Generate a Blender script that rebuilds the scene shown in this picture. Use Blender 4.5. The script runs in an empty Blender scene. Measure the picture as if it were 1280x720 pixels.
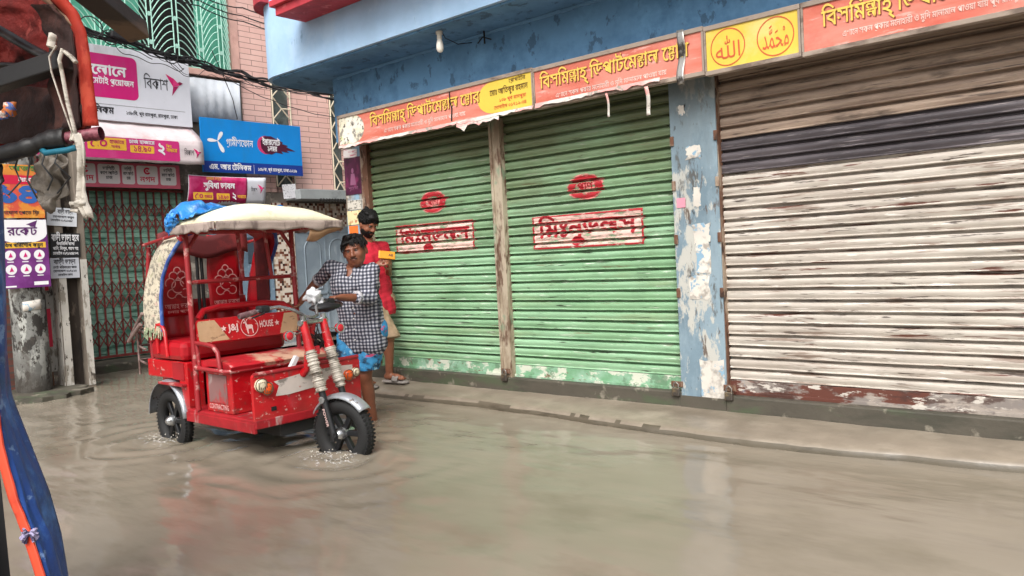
import bpy, bmesh, math, random
import numpy as np
from mathutils import Vector, Matrix, noise as mnoise

# ------------------------------------------------------------------ camera, sky, sun, exposure
SC = bpy.context.scene
COL = SC.collection
R = math.radians

cam_d = bpy.data.cameras.new('camera')
cam = bpy.data.objects.new('camera', cam_d); COL.objects.link(cam)
SC.camera = cam
cam_d.sensor_width = 36; cam_d.lens = 28.125
cam_d.clip_start = 0.05; cam_d.clip_end = 500
def aim_camera():
    yaw, pitch, roll = math.atan2(.659, .752), R(2.5), R(3.05)
    f0 = Vector((-math.sin(yaw), math.cos(yaw), 0)); r0 = Vector((math.cos(yaw), math.sin(yaw), 0)); z = Vector((0, 0, 1))
    fw = f0*math.cos(pitch) - z*math.sin(pitch); up = f0*math.sin(pitch) + z*math.cos(pitch)
    r = r0*math.cos(roll) - up*math.sin(roll); u = r0*math.sin(roll) + up*math.cos(roll)
    m = Matrix((r, u, -fw)).transposed().to_4x4(); m.translation = Vector((0, 0, 1.35))
    cam.matrix_world = m
aim_camera()

world = bpy.data.worlds.new('World'); SC.world = world; world.use_nodes = True
wn = world.node_tree.nodes; wl = world.node_tree.links
SUN_EL, SUN_AZ = 47, 150                     # degrees; azimuth measured clockwise from +Y
sky = wn.new('ShaderNodeTexSky'); sky.sky_type = 'NISHITA'; sky.sun_disc = False
sky.sun_elevation = R(SUN_EL); sky.sun_rotation = R(SUN_AZ)
sky.air_density = 1.0; sky.dust_density = 6.0; sky.ozone_density = 1.0
hs = wn.new('ShaderNodeHueSaturation'); hs.inputs['Saturation'].default_value = 0.30   # overcast: little blue left
wl.new(sky.outputs[0], hs.inputs['Color'])
bg = wn['Background']; wl.new(hs.outputs[0], bg.inputs[0]); bg.inputs[1].default_value = 0.15
sun_d = bpy.data.lights.new('sun', 'SUN'); sun_d.energy = 1.5; sun_d.angle = R(35); sun_d.color = (1, .98, .955)
sun = bpy.data.objects.new('sun', sun_d); COL.objects.link(sun)
az = R(SUN_AZ); el = R(SUN_EL)
sdir = Vector((math.sin(az)*math.cos(el), math.cos(az)*math.cos(el), math.sin(el)))
sun.rotation_euler = (-sdir).to_track_quat('-Z', 'Y').to_euler(); sun.location = sdir*40
vs = SC.view_settings; vs.view_transform = 'Standard'; vs.look = 'None'; vs.gamma = 1; vs.exposure = 0.62
vs.use_curve_mapping = False
SC.render.engine = 'CYCLES'
SC.cycles.use_denoising = True
SC.cycles.max_bounces = 8; SC.cycles.diffuse_bounces = 4

# ------------------------------------------------------------------ small helpers
rnd = random.Random(7)
def hx(s):
    s = s.lstrip('#'); o = []
    for i in (0, 2, 4):
        c = int(s[i:i+2], 16)/255
        o.append(c/12.92 if c <= .04045 else ((c+.055)/1.055)**2.4)
    return (*o, 1)

def V(*a): return Vector(a)

class NT:
    """thin wrapper over a material node tree"""
    def __init__(s, name):
        s.m = bpy.data.materials.new(name); s.m.use_nodes = True
        s.t = s.m.node_tree; s.n = s.t.nodes; s.b = s.n['Principled BSDF']; s.out = s.n['Material Output']
        s.tc = s.n.new('ShaderNodeTexCoord')
    def link(s, a, b): s.t.links.new(a, b)
    def noise(s, scale, detail=4, off=(0, 0, 0), rough=.6, vec=None):
        mp = s.n.new('ShaderNodeMapping'); mp.inputs['Scale'].default_value = scale if hasattr(scale, '__len__') else (scale,)*3
        mp.inputs['Location'].default_value = off
        s.link(vec or s.tc.outputs['Object'], mp.inputs[0])
        t = s.n.new('ShaderNodeTexNoise'); t.inputs['Scale'].default_value = 1; t.inputs['Detail'].default_value = detail
        t.inputs['Roughness'].default_value = rough
        s.link(mp.outputs[0], t.inputs['Vector']); return t.outputs['Fac']
    def ramp(s, fac, lo, hi):
        r = s.n.new('ShaderNodeMapRange'); r.inputs[1].default_value = lo; r.inputs[2].default_value = hi; r.clamp = True
        s.link(fac, r.inputs[0]); return r.outputs[0]
    def math(s, op, a, b=None):
        m = s.n.new('ShaderNodeMath'); m.operation = op
        for i, x in enumerate((a, b)):
            if x is None: continue
            if isinstance(x, (int, float)): m.inputs[i].default_value = x
            else: s.link(x, m.inputs[i])
        return m.outputs[0]
    def mix(s, fac, a, b):
        m = s.n.new('ShaderNodeMix'); m.data_type = 'RGBA'
        if isinstance(fac, (int, float)): m.inputs[0].default_value = fac
        else: s.link(fac, m.inputs[0])
        for i, x in ((6, a), (7, b)):
            if isinstance(x, tuple): m.inputs[i].default_value = x
            else: s.link(x, m.inputs[i])
        return m.outputs[2]
    def sep(s):
        x = s.n.new('ShaderNodeSeparateXYZ'); s.link(s.tc.outputs['Object'], x.inputs[0]); return x.outputs
    def bump(s, h, strength=.3, dist=.01):
        b = s.n.new('ShaderNodeBump'); b.inputs['Strength'].default_value = strength; b.inputs['Distance'].default_value = dist
        s.link(h, b.inputs['Height'])
        if s.b.inputs['Normal'].links: s.link(s.b.inputs['Normal'].links[0].from_socket, b.inputs['Normal'])
        s.link(b.outputs[0], s.b.inputs['Normal'])

MATS = {}
def mat(name, base, rough=.6, metal=0., layers=(), bump=None, spec=.5, vary=.12, vscale=3.0, coat=0, trans=0, zlayers=(), tuned=False):
    """base colour + soft variation + patch layers (colour, scale, lo, hi[, offset]); zlayers: (colour, z0, z1, scale)"""
    if name in MATS: return MATS[name]
    t = NT(name)
    c = hx(base) if isinstance(base, str) else base
    col = c
    if vary:
        d = tuple(x*(1-vary*1.6) for x in c[:3])+(1,); e = tuple(min(1, x*(1+vary)) for x in c[:3])+(1,)
        col = t.mix(t.ramp(t.noise(vscale, 5), .3, .7), d, e)
    for k, L in enumerate(layers):
        lc, sc, lo, hi = L[:4]
        if not tuned: lo, hi = .5+(lo-.5)*.62, .5+(hi-.5)*.62      # the noise keeps close to its middle
        f = t.ramp(t.noise(sc, 6, (k*7.3+3, k*3.1, k*5.7), .65), lo, hi)
        if len(L) > 4: f = t.math('MULTIPLY', f, L[4])
        col = t.mix(f, col, hx(lc) if isinstance(lc, str) else lc)
    for k, (lc, z0, z1, sc, *am) in enumerate(zlayers):
        z = t.math('ADD', t.sep()[2], t.math('MULTIPLY', t.math('SUBTRACT', t.noise(sc, 5, (k*4+9, 2, 1)), .5), abs(z1-z0)*1.6))
        col = t.mix(t.math('MULTIPLY', t.ramp(z, z0, z1), am[0] if am else .65), col, hx(lc))
    if isinstance(col, tuple): t.b.inputs['Base Color'].default_value = col
    else: t.link(col, t.b.inputs['Base Color'])
    t.b.inputs['Roughness'].default_value = rough; t.b.inputs['Metallic'].default_value = metal
    t.b.inputs['Specular IOR Level'].default_value = spec
    if coat: t.b.inputs['Coat Weight'].default_value = coat; t.b.inputs['Coat Roughness'].default_value = .15
    if trans: t.b.inputs['Transmission Weight'].default_value = trans
    if bump: t.bump(t.noise(bump[0], 5), bump[1], bump[2] if len(bump) > 2 else .01)
    MATS[name] = t.m
    return t.m

# ------------------------------------------------------------------ objects
ORG = {}
def tag(o, label=None, cat=None, group=None, kind=None):
    if label: o['label'] = label
    if cat: o['category'] = cat
    if group: o['group'] = group
    if kind: o['kind'] = kind
    return o
def thing(name, loc, label, cat, group=None):
    o = bpy.data.objects.new(name, None); COL.objects.link(o); o.location = loc; o.empty_display_size = .2
    ORG[o.name] = Vector(loc)
    return tag(o, label, cat, group)
def org(o): return ORG.get(o.name, Vector((0, 0, 0)))

class MB:
    """collects shapes in world coordinates; build() links them as ONE mesh object"""
    def __init__(s): s.bm = bmesh.new(); s.mi = 0
    def _f(s, vs, smooth=False):
        try: f = s.bm.faces.new(vs)
        except ValueError: return None
        f.smooth = smooth; f.material_index = s.mi; return f
    def verts(s, pts): return [s.bm.verts.new(p) for p in pts]
    def poly(s, pts, smooth=False): return s._f(s.verts(pts), smooth)
    def box(s, a, b, bev=0, rot=None, piv=None, jit=0):
        x0, y0, z0 = a; x1, y1, z1 = b
        p = [(x0,y0,z0),(x1,y0,z0),(x1,y1,z0),(x0,y1,z0),(x0,y0,z1),(x1,y0,z1),(x1,y1,z1),(x0,y1,z1)]
        p = [Vector(q) + Vector((rnd.uniform(-jit, jit), rnd.uniform(-jit, jit), rnd.uniform(-jit, jit))) for q in p]
        if rot is not None:
            c = Vector(piv) if piv is not None else (Vector(a)+Vector(b))/2
            p = [c + rot @ (q-c) for q in p]
        v = s.verts(p)
        fs = [s._f([v[i] for i in q]) for q in ((0,3,2,1),(4,5,6,7),(0,1,5,4),(1,2,6,5),(2,3,7,6),(3,0,4,7))]
        if bev:
            es = list({e for f in fs for e in f.edges})
            r = bmesh.ops.bevel(s.bm, geom=es, offset=bev, segments=2, profile=.5, affect='EDGES')
            for f in r['faces']: f.material_index = s.mi
        return s
    def ring(s, c, ax, r, n, ph=0, flat=1, ref=None):
        ax = Vector(ax).normalized()
        ref = Vector(ref) if ref is not None else (Vector((0, 0, 1)) if abs(ax.z) < .9 else Vector((1, 0, 0)))
        u = ax.cross(ref).normalized(); w = u.cross(ax).normalized()
        return [Vector(c) + u*math.cos(ph+2*math.pi*i/n)*r + w*math.sin(ph+2*math.pi*i/n)*r*flat for i in range(n)]
    def loft(s, rings, cap=True, smooth=True, closed=True):
        vv = [s.verts(r) for r in rings]; n = len(vv[0])
        for a, b in zip(vv, vv[1:]):
            for i in range(n if closed else n-1):
                j = (i+1) % n; s._f([a[i], a[j], b[j], b[i]], smooth)
        if cap and closed:
            s._f(s.verts([v.co for v in vv[0]])[::-1]); s._f(s.verts([v.co for v in vv[-1]]))
        return s
    def cyl(s, a, b, r0, r1=None, n=12, cap=True):
        r1 = r0 if r1 is None else r1; ax = Vector(b)-Vector(a)
        return s.loft([s.ring(a, ax, r0, n), s.ring(b, ax, r1, n)], cap)
    def tube(s, pts, r, n=8, cap=True, rr=None, flat=1):
        pts = [Vector(p) for p in pts]; rings = []
        ref = None
        d0 = (pts[1]-pts[0]).normalized()
        ref = Vector((0, 0, 1)) if abs(d0.z) < .9 else Vector((1, 0, 0))
        for i, p in enumerate(pts):
            d = (pts[min(i+1, len(pts)-1)] - pts[max(i-1, 0)]).normalized()
            u = d.cross(ref)
            if u.length < 1e-4: u = d.orthogonal()
            u.normalize(); w = u.cross(d).normalized(); ref = w
            q = rr[i] if rr else r
            rings.append([p + u*math.cos(2*math.pi*k/n)*q + w*math.sin(2*math.pi*k/n)*q*flat for k in range(n)])
        return s.loft(rings, cap)
    def lathe(s, c, ax, prof, n=24, smooth=True):
        """prof: list of (distance along axis, radius)"""
        ax = Vector(ax).normalized()
        return s.loft([s.ring(Vector(c)+ax*h, ax, max(r, 1e-4), n) for h, r in prof], True, smooth)
    def prism(s, pts, d, smooth=False):
        """closed polygon pts (3D) extruded by vector d"""
        d = Vector(d); a = s.verts(pts); b = s.verts([Vector(p)+d for p in pts]); n = len(a)
        s._f(a[::-1]); s._f(b)
        for i in range(n):
            j = (i+1) % n; s._f([a[i], a[j], b[j], b[i]], smooth)
        return s
    def grid(s, fn, nu, nv, smooth=True):
        vv = [[s.bm.verts.new(fn(i/nu, j/nv)) for j in range(nv+1)] for i in range(nu+1)]
        for i in range(nu):
            for j in range(nv): s._f([vv[i][j], vv[i+1][j], vv[i+1][j+1], vv[i][j+1]], smooth)
        return s
    def sheet(s, fn, nu, nv, th=.004, smooth=True):
        """a grid with real thickness"""
        P = [[Vector(fn(i/nu, j/nv)) for j in range(nv+1)] for i in range(nu+1)]
        N = [[None]*(nv+1) for _ in range(nu+1)]
        for i in range(nu+1):
            for j in range(nv+1):
                a = P[min(i+1, nu)][j]-P[max(i-1, 0)][j]; b = P[i][min(j+1, nv)]-P[i][max(j-1, 0)]
                n_ = a.cross(b); N[i][j] = n_.normalized() if n_.length > 1e-9 else Vector((0, 0, 1))
        A = [[s.bm.verts.new(P[i][j]+N[i][j]*th/2) for j in range(nv+1)] for i in range(nu+1)]
        B = [[s.bm.verts.new(P[i][j]-N[i][j]*th/2) for j in range(nv+1)] for i in range(nu+1)]
        for i in range(nu):
            for j in range(nv):
                s._f([A[i][j], A[i+1][j], A[i+1][j+1], A[i][j+1]], smooth)
                s._f([B[i][j], B[i][j+1], B[i+1][j+1], B[i+1][j]], smooth)
        for i in range(nu):
            s._f([A[i][0], B[i][0], B[i+1][0], A[i+1][0]]); s._f([A[i][nv], A[i+1][nv], B[i+1][nv], B[i][nv]])
        for j in range(nv):
            s._f([A[0][j], A[0][j+1], B[0][j+1], B[0][j]]); s._f([A[nu][j], B[nu][j], B[nu][j+1], A[nu][j+1]])
        return s
    def ball(s, c, r, n=12, m=8, sc=(1, 1, 1), rough=0, seed=0):
        c = Vector(c); rings = []
        for i in range(m+1):
            t = math.pi*i/m; ring = []
            for k in range(n):
                a = 2*math.pi*k/n; d = Vector((math.sin(t)*math.cos(a)*sc[0], math.sin(t)*math.sin(a)*sc[1], math.cos(t)*sc[2]))
                q = r*(1+rough*mnoise.noise(d*2.3+Vector((seed, seed*1.7, 0)))) if rough else r
                ring.append(c+d*q)
            rings.append(ring)
        return s.loft(rings, False)
    def raw(s, vs, fs, smooth=False):
        v = s.verts(vs)
        for f in fs: s._f([v[i] for i in f], smooth)
        return s
    def build(s, name, mats, parent=None, loc=None):
        me = bpy.data.meshes.new(name)
        s.bm.normal_update()
        o_ = org(parent) if parent is not None else (Vector(loc) if loc is not None else Vector((0, 0, 0)))
        if o_.length: bmesh.ops.translate(s.bm, verts=s.bm.verts, vec=-o_)
        s.bm.to_mesh(me); s.bm.free()
        o = bpy.data.objects.new(name, me); COL.objects.link(o)
        for m in (mats if isinstance(mats, (list, tuple)) else [mats]): me.materials.append(m)
        if parent is not None: o.parent = parent; ORG[o.name] = o_
        else: o.location = o_; ORG[o.name] = o_
        return o
def one(name, mb, mats, loc, label, cat, group=None): return tag(mb.build(name, mats, None, loc), label, cat, group)

# ------------------------------------------------------------------ lettering (built-in font, clusters laid out by hand)
_G = {}
def glyph_raw(s, bold):
    k = (s, bold)
    if k in _G: return _G[k]
    cu = bpy.data.curves.new('g', 'FONT'); cu.body = s; cu.offset = bold; cu.resolution_u = 3
    o = bpy.data.objects.new('g', cu); COL.objects.link(o)
    bpy.context.view_layer.update()
    dg = bpy.context.evaluated_depsgraph_get(); oe = o.evaluated_get(dg); me = oe.to_mesh()
    vs = [(v.co.x, v.co.y) for v in me.vertices]; fs = [tuple(p.vertices) for p in me.polygons]
    w = (max(x for x, y in vs) if vs else 0)
    oe.to_mesh_clear(); bpy.data.objects.remove(o); bpy.data.curves.remove(cu)
    _G[k] = (vs, fs, w); return _G[k]
_KK = None
def adv(c):
    if c == ' ': return .26
    if ord(c) < 0x900: return glyph_raw('|'+c+'|', 0)[2]-glyph_raw('||', 0)[2]
    return glyph_raw('ক'+c+'ক', 0)[2]-glyph_raw('কক', 0)[2]
HAS = '\u09cd'; PRE = 'িেৈ'
def layout(text):
    """-> list of (char, x, y, sx, sy), width.  headline of the script sits at .62"""
    text = text.replace('\u09af\u09bc', '\u09df').replace('\u09a1\u09bc', '\u09dc')
    out = []; x = 0; i = 0; H = .62
    def put(c, s=1, sy=None, dy=None, dx=0):
        sy = s if sy is None else sy
        y = (H-H*sy) if dy is None else dy
        out.append((c, x+dx, y, s, sy)); return adv(c)*s
    while i < len(text):
        c = text[i]
        if not ('\u0980' <= c <= '\u09ff'): x += put(c); i += 1; continue
        cl = [c]; i += 1
        while i+1 < len(text) and text[i] == HAS and '\u0995' <= text[i+1] <= '\u09b9': cl.append(text[i+1]); i += 2
        vow = []
        while i < len(text) and text[i] in '\u0981\u0982\u0983\u09be\u09bf\u09c0\u09c1\u09c2\u09c3\u09c7\u09c8\u09cb\u09cc\u09cd\u09d7': vow.append(text[i]); i += 1
        post = []
        for v in vow:
            if v in PRE: x += put(v)
            elif v == 'ো': x += put('ে'); post.append('া')
            else: post.append(v)
        if len(cl) == 1: x += put(c)
        elif cl[0] == 'র':
            w = put(cl[1]); out.append(('/', x+w*.55, .66, .35, .33)); x += w
        elif cl[-1] == 'র': w = put(cl[0]); out.append(('~', x+w*.15, -.28, .6, .6)); x += w
        elif cl[-1] == 'য': x += put(cl[0]); x += put('য', .5, 1)
        else:
            w1 = adv(cl[0])*.8
            put(cl[0], .8, .58); put(cl[1], .72, .55, dy=-.04, dx=.06); x += max(w1, adv(cl[1])*.72+.06)
        for v in post: x += put(v)
    return out, x
def text_geo(text, bold=.0):
    """bold: stroke growth, made by a few shifted copies, each a hair above the one before"""
    it, w = layout(text); vs = []; fs = []
    sh = [(0, 0)] if bold <= .004 else [(-bold, 0), (bold, 0), (0, -bold), (0, bold)]+([(0, 0)] if bold > .02 else [])
    for k, (ox, oy) in enumerate(sh):
        for c, x, y, sx, sy in it:
            if c == ' ': continue
            gv, gf, _ = glyph_raw(c, 0); b = len(vs)
            vs += [(x+a*sx+ox, y+d*sy+oy, k) for a, d in gv]; fs += [tuple(b+q for q in f) for f in gf]
    return vs, fs, w
def put_text(mb, text, o, rt, up, size, bold=.01, fit=None, align='l', off=0.0):
    """size = height of the headline above the baseline; fit = total width to squeeze the line to"""
    vs, fs, w = text_geo(text, bold)
    s = size/.62; sx = s if fit is None else fit/w
    rt = Vector(rt).normalized(); up = Vector(up).normalized(); n = rt.cross(up)
    x0 = {'l': 0, 'c': -w*sx/2, 'r': -w*sx}[align]
    o = Vector(o)+n*off
    mb.raw([o + rt*(x0+x*sx) + up*(y*s) + n*(k*.00025) for x, y, k in vs], fs)
    return w*sx
def shape2d(mb, pts, o, rt, up, off=0, sc=1):
    rt = Vector(rt).normalized(); up = Vector(up).normalized(); n = rt.cross(up)
    mb.poly([Vector(o)+n*off+rt*x*sc+up*y*sc for x, y in pts])
def rrect(w, h, r, n=5):
    p = []
    for cx, cy, a0 in ((w-r, r, -90), (w-r, h-r, 0), (r, h-r, 90), (r, r, 180)):
        for k in range(n+1):
            a = R(a0+90*k/n); p.append((cx+r*math.cos(a), cy+r*math.sin(a)))
    return p
def disc(cx, cy, rx, ry=None, n=28, rot=0):
    ry = ry or rx; c, s = math.cos(rot), math.sin(rot)
    return [(cx+rx*math.cos(t)*c-ry*math.sin(t)*s, cy+rx*math.cos(t)*s+ry*math.sin(t)*c) for t in (2*math.pi*k/n for k in range(n))]
def annulus(mb, cx, cy, r0, r1, o, rt, up, off=0, a0=0, a1=360, n=36, ry=1):
    rt = Vector(rt).normalized(); up = Vector(up).normalized(); nn = rt.cross(up); o = Vector(o)+nn*off
    P = lambda r, t: o+rt*(cx+r*math.cos(t))+up*(cy+r*ry*math.sin(t))
    for k in range(n):
        t0 = R(a0+(a1-a0)*k/n); t1 = R(a0+(a1-a0)*(k+1)/n)
        mb.poly([P(r0, t0), P(r1, t0), P(r1, t1), P(r0, t1)])

# ------------------------------------------------------------------ setting: road, flood water, pavement step
mb = MB(); mb.box((-40, -30, -.6), (30, 25, -.12)); tag(mb.build('road', mat('road_asphalt', '#4a4640', .9)), kind='structure')

def water_material():
    t = NT('flood_water')
    mud = t.mix(t.ramp(t.noise((.35, .5, 1), 4), .35, .65), hx('#7d7465'), hx('#8c8375'))
    mud = t.mix(t.ramp(t.noise((.9, 1.6, 1), 5, (5, 2, 0)), .52, .66), mud, hx('#756d5e'))
    t.link(mud, t.b.inputs['Base Color'])
    t.b.inputs['Roughness'].default_value = .13; t.b.inputs['IOR'].default_value = 1.33
    # long lazy swell, then patches of finer wind ripples drawn out along the street
    t.bump(t.noise((1.1, 2.4, 1), 2, (1, 4, 0), .4), .26, .05)
    patch = t.ramp(t.noise((.5, .9, 1), 3, (3, 8, 0)), .42, .62)
    t.bump(t.math('MULTIPLY', t.noise((4.0, 11, 1), 2, (7, 1, 0), .4), t.math('ADD', t.math('MULTIPLY', patch, .8), .2)), .34, .022)
    t.bump(t.math('MULTIPLY', t.noise((12, 30, 1), 2, (2, 9, 0), .4), patch), .16, .008)
    return t.m
mb = MB()
WX0, WX1, WY0, WY1 = -11.6, 3, -4, 5.4
def wv(x, y):
    d =   .009*mnoise.noise(V(x*1.3, y*2.6, 1)) + .004*mnoise.noise(V(x*4, y*7, 5))
    for cx, cy, a in ((-4.55, 3.3, .012), (-6.35, 2.92, .012), (-6.3, 3.85, .008), (-5.42, 4.16, .006)):   # wakes round wheels and legs
        r = math.hypot(x-cx, y-cy)
        if r < 1.6: d += a*math.exp(-r*1.8)*math.sin(r*22+3*mnoise.noise(V(x*2, y*2, 8)))
    return d
def water_fn(u, v):
    x = WX0+(WX1-WX0)*u; y = WY0+(WY1-WY0)*v
    return V(x, y, wv(x, y))
mb.grid(water_fn, 420, 270)
for a, b, c, d in ((-40, WX0, -30, 25), (WX1, 30, -30, 25), (WX0, WX1, -30, WY0)):
    mb.poly([(a, c, 0), (b, c, 0), (b, d, 0), (a, d, 0)])
tag(mb.build('water', water_material()), kind='structure')

wetcon = mat('wet_concrete', '#847a6c', .30, layers=[('#6d6457', (1.0, 3, 3), .45, .75, .8), ('#978d7e', (2.5, 5, 5), .55, .8, .6), ('#5d584a', (.8, 4, 4), .66, .85, .6)], bump=(22, .35, .006), vscale=4)
mb = MB()
EDGE = [(-9.2, 4.98), (-6.3, 4.99), (-4.9, 5.06), (-3.8, 5.0), (-3.0, 4.92), (-2.0, 4.92), (-.8, 5.06), (2.0, 5.05)]
def edge_y(x): return float(np.interp(x, [p[0] for p in EDGE], [p[1] for p in EDGE])) + .03*mnoise.noise(V(x*1.1, 0, 3)) + .02*mnoise.noise(V(x*2.6, 1, 3)) + .012*mnoise.noise(V(x*9, 2, 3))
def step_fn(u, v):
    x = -9.2 + 11.2*u; e = edge_y(x)
    if v < .25: y = e - .03*(1-v/.25); z = -.12 + (.12+.034)*(v/.25)
    else:
        w = (v-.25)/.75; y = e+(5.46-e)*w; z = .035+.103*w**.55 + .006*mnoise.noise(V(x*2, y*4, 0)) + .004*mnoise.noise(V(x*7, y*9, 0))
    return V(x, y, z)
mb.grid(step_fn, 220, 24)
for f in mb.bm.faces: f.material_index = 1 if f.calc_center_median().z < .044 and abs(f.normal.z) < .9 or f.calc_center_median().z < .03 else 0
tag(mb.build('pavement', [wetcon, mat('waterline_stain', '#5b5447', .35, layers=[('#453f34', (3, 6, 12), .5, .7)], bump=(20, .4, .006))]), kind='structure')

# ------------------------------------------------------------------ the shuttered shop on the right
blue = mat('blue_limewash', '#a0c0de', .85, layers=[('#8db0d0', 1.1, .45, .75, .7), ('#b0cbe2', 2.7, .58, .8, .5), ('#4d6c85', (9, 9, 2.5), .72, .84, .6)], bump=(35, .12, .004), vscale=1.3)
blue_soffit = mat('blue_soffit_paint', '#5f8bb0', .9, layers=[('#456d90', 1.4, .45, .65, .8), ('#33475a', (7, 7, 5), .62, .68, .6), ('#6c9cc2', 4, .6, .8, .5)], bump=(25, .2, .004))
colmat = mat('peeling_blue_column', '#6e838f', .8, layers=[('#8497a1', (4, 4, 1.5), .45, .58, .85), ('#6f7f88', (3, 3, 1.2), .50, .62, .8), ('#b5b3aa', (6, 6, 2.6), .55, .59, .9), ('#4a4640', (9, 9, 3), .575, .63, .85), ('#54453a', (10, 10, 3), .58, .63, .9), ('#2f2d2a', (22, 22, 9), .64, .68, .8)], zlayers=[('#6f7a7d', 1.7, 2.5, 3)], bump=(18, .5, .006), tuned=True)
basecon = mat('threshold_concrete', '#4d483e', .7, layers=[('#3f3d33', (2, 5, 8), .48, .68), ('#46513a', (1.3, 4, 5), .56, .72, .8), ('#8a8375', (6, 6, 6), .62, .75, .7)], bump=(20, .5, .008))
redtrim = mat('red_trim_paint', '#b23540', .7, layers=[('#8c2630', 4, .5, .75), ('#c96a6c', (9, 9, 9), .63, .75, .7)], bump=(20, .2))
rust = mat('rusty_steel', '#6b4a38', .75, .2, layers=[('#9b8a78', (8, 8, 3), .5, .65), ('#3c2a20', (14, 14, 6), .55, .7)], bump=(40, .4, .003))
dark = mat('dark_recess', '#1c1a18', .9)
white_plaster = mat('stained_plaster', '#b8b0a4', .85, layers=[('#8a8178', 3, .5, .7), ('#6a5f55', (5, 5, 2), .6, .75, .8), ('#d2ccc1', 7, .6, .72, .7)], bump=(25, .3, .004))

PITCH = .083
PROF = [(0, .002), (.02, -.013), (.06, -.0165), (.10, -.013), (.13, -.006), (.18, -.006), (.34, -.0125), (.50, -.0145), (.66, -.0115), (.76, -.004), (.79, .030), (.975, .030)]
SHY = 5.41
def prof(z, z0):
    t = ((z-z0)/PITCH) % 1.0
    P = PROF+[(1, 0)]
    for (a, ya), (b, yb) in zip(P, P[1:]):
        if a <= t <= b: return ya+(yb-ya)*(t-a)/(b-a)
    return 0
shop = thing('shuttered_shop', (-4, 5.45, 0), 'light blue shop building with overhanging roof slab and three roller shutters', 'shop building')

def shutter(x0, x1, z0, n, mats, label, sel=lambda k: 0):
    mb = MB(); nx = 24; rows = []
    for k in range(n):
        for t, y in PROF:
            z = z0+(k+t)*PITCH; rows.append((k, z, y))
    rows.append((n-1, z0+n*PITCH, 0))
    vv = []
    for k, z, y in rows:
        vv.append([mb.bm.verts.new((x0+(x1-x0)*i/nx, SHY+y+.004*mnoise.noise(V((x0+(x1-x0)*i/nx)*1.7, k*.9, 2)), z+.003*mnoise.noise(V(i*.35+x0, k*1.3, 7)))) for i in range(nx+1)])
    for r in range(len(rows)-1):
        mb.mi = sel(rows[r][0])
        for i in range(nx): mb._f([vv[r][i], vv[r][i+1], vv[r+1][i+1], vv[r+1][i]], True)
    o = mb.build('roller_shutter', mats, shop)
    if label: o['label'] = label
    return o
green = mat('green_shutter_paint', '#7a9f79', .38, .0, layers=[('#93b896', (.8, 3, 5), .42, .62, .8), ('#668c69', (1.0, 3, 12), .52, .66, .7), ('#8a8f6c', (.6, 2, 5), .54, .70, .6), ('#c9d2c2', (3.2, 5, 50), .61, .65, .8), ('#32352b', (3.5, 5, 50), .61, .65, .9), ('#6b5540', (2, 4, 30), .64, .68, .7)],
            zlayers=[('#565a3c', 1.3, 2.5, (1.0, 1, 2.2), .9)], bump=(30, .15, .003), tuned=True)  # olive towards the top: canopy shade and grime put into the colour
offwhite = mat('worn_white_shutter', '#aea69b', .36, layers=[('#a0958a', (.6, 3, 8), .44, .64, .8), ('#c9c2b8', (.9, 3, 18), .47, .62, .8), ('#7d6b5f', (1.6, 4, 26), .57, .62, .85), ('#453a34', (3, 6, 46), .585, .63, .95), ('#5a3024', (1.3, 4, 22), .61, .635, .95), ('#dbd5cd', (4, 6, 60), .61, .65, .8)], bump=(30, .2, .003), tuned=True)
slatdark = mat('dark_violet_slat', '#544e51', .35, layers=[('#3d383b', (1, 3, 8), .42, .62), ('#857d80', (2.4, 5, 50), .58, .66, .8), ('#a39a98', (4, 6, 70), .62, .67, .7)], bump=(30, .15, .003), tuned=True)
slattan = mat('shaded_tan_slat', '#a59180', .6, layers=[('#7d6a5c', (.9, 3, 14), .42, .62), ('#493d35', (1.2, 3, 5), .54, .66, .95), ('#b09c8a', (2, 5, 40), .57, .65, .7), ('#3c322c', (2.2, 5, 50), .58, .63, .8)], bump=(30, .2, .003), tuned=True)  # tan of the top slats has the canopy shade painted in
greenbar = mat('chipped_green_bar', '#6f9c78', .6, layers=[('#8fb19a', 3, .45, .6), ('#c4c6b6', (6, 6, 10), .51, .55, .95), ('#5f7d62', (9, 9, 9), .55, .6, .8), ('#6b4a35', (9, 9, 16), .61, .65)], bump=(25, .3, .003), tuned=True)
rustbar = mat('rusted_white_bar', '#9c9288', .7, layers=[('#7d756f', (5, 5, 10), .46, .54), ('#5a3024', (1.1, 3, 2.2), .51, .54), ('#3f261e', (4, 6, 10), .55, .61, .8), ('#bdb6ac', (6, 8, 18), .56, .60), ('#6f7d8c', (5, 5, 9), .63, .67, .7)], bump=(25, .35, .003), tuned=True)

SZ0 = .345
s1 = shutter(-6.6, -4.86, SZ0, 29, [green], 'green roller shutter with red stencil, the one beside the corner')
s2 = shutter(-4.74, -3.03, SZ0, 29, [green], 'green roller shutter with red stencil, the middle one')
s3 = shutter(-2.66, .55, SZ0, 29, [offwhite, slatdark, slattan], 'worn white roller shutter with dark and tan upper slats',
             lambda k: 0 if SZ0+(k+1)*PITCH < 1.86 else (1 if SZ0+(k+1)*PITCH < 2.17 else 2))
for sh, x0, x1, m in ((s1, -6.6, -4.86, greenbar), (s2, -4.74, -3.03, greenbar), (s3, -2.66, .55, rustbar)):
    mb = MB(); mb.box((x0, SHY-.014, .238), (x1, SHY+.012, SZ0-.002), .004)
    mb.box((x0, SHY-.032, .236), (x1, SHY-.0145, .262), .003)
    mb.build('bottom_bar', m, sh)

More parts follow.
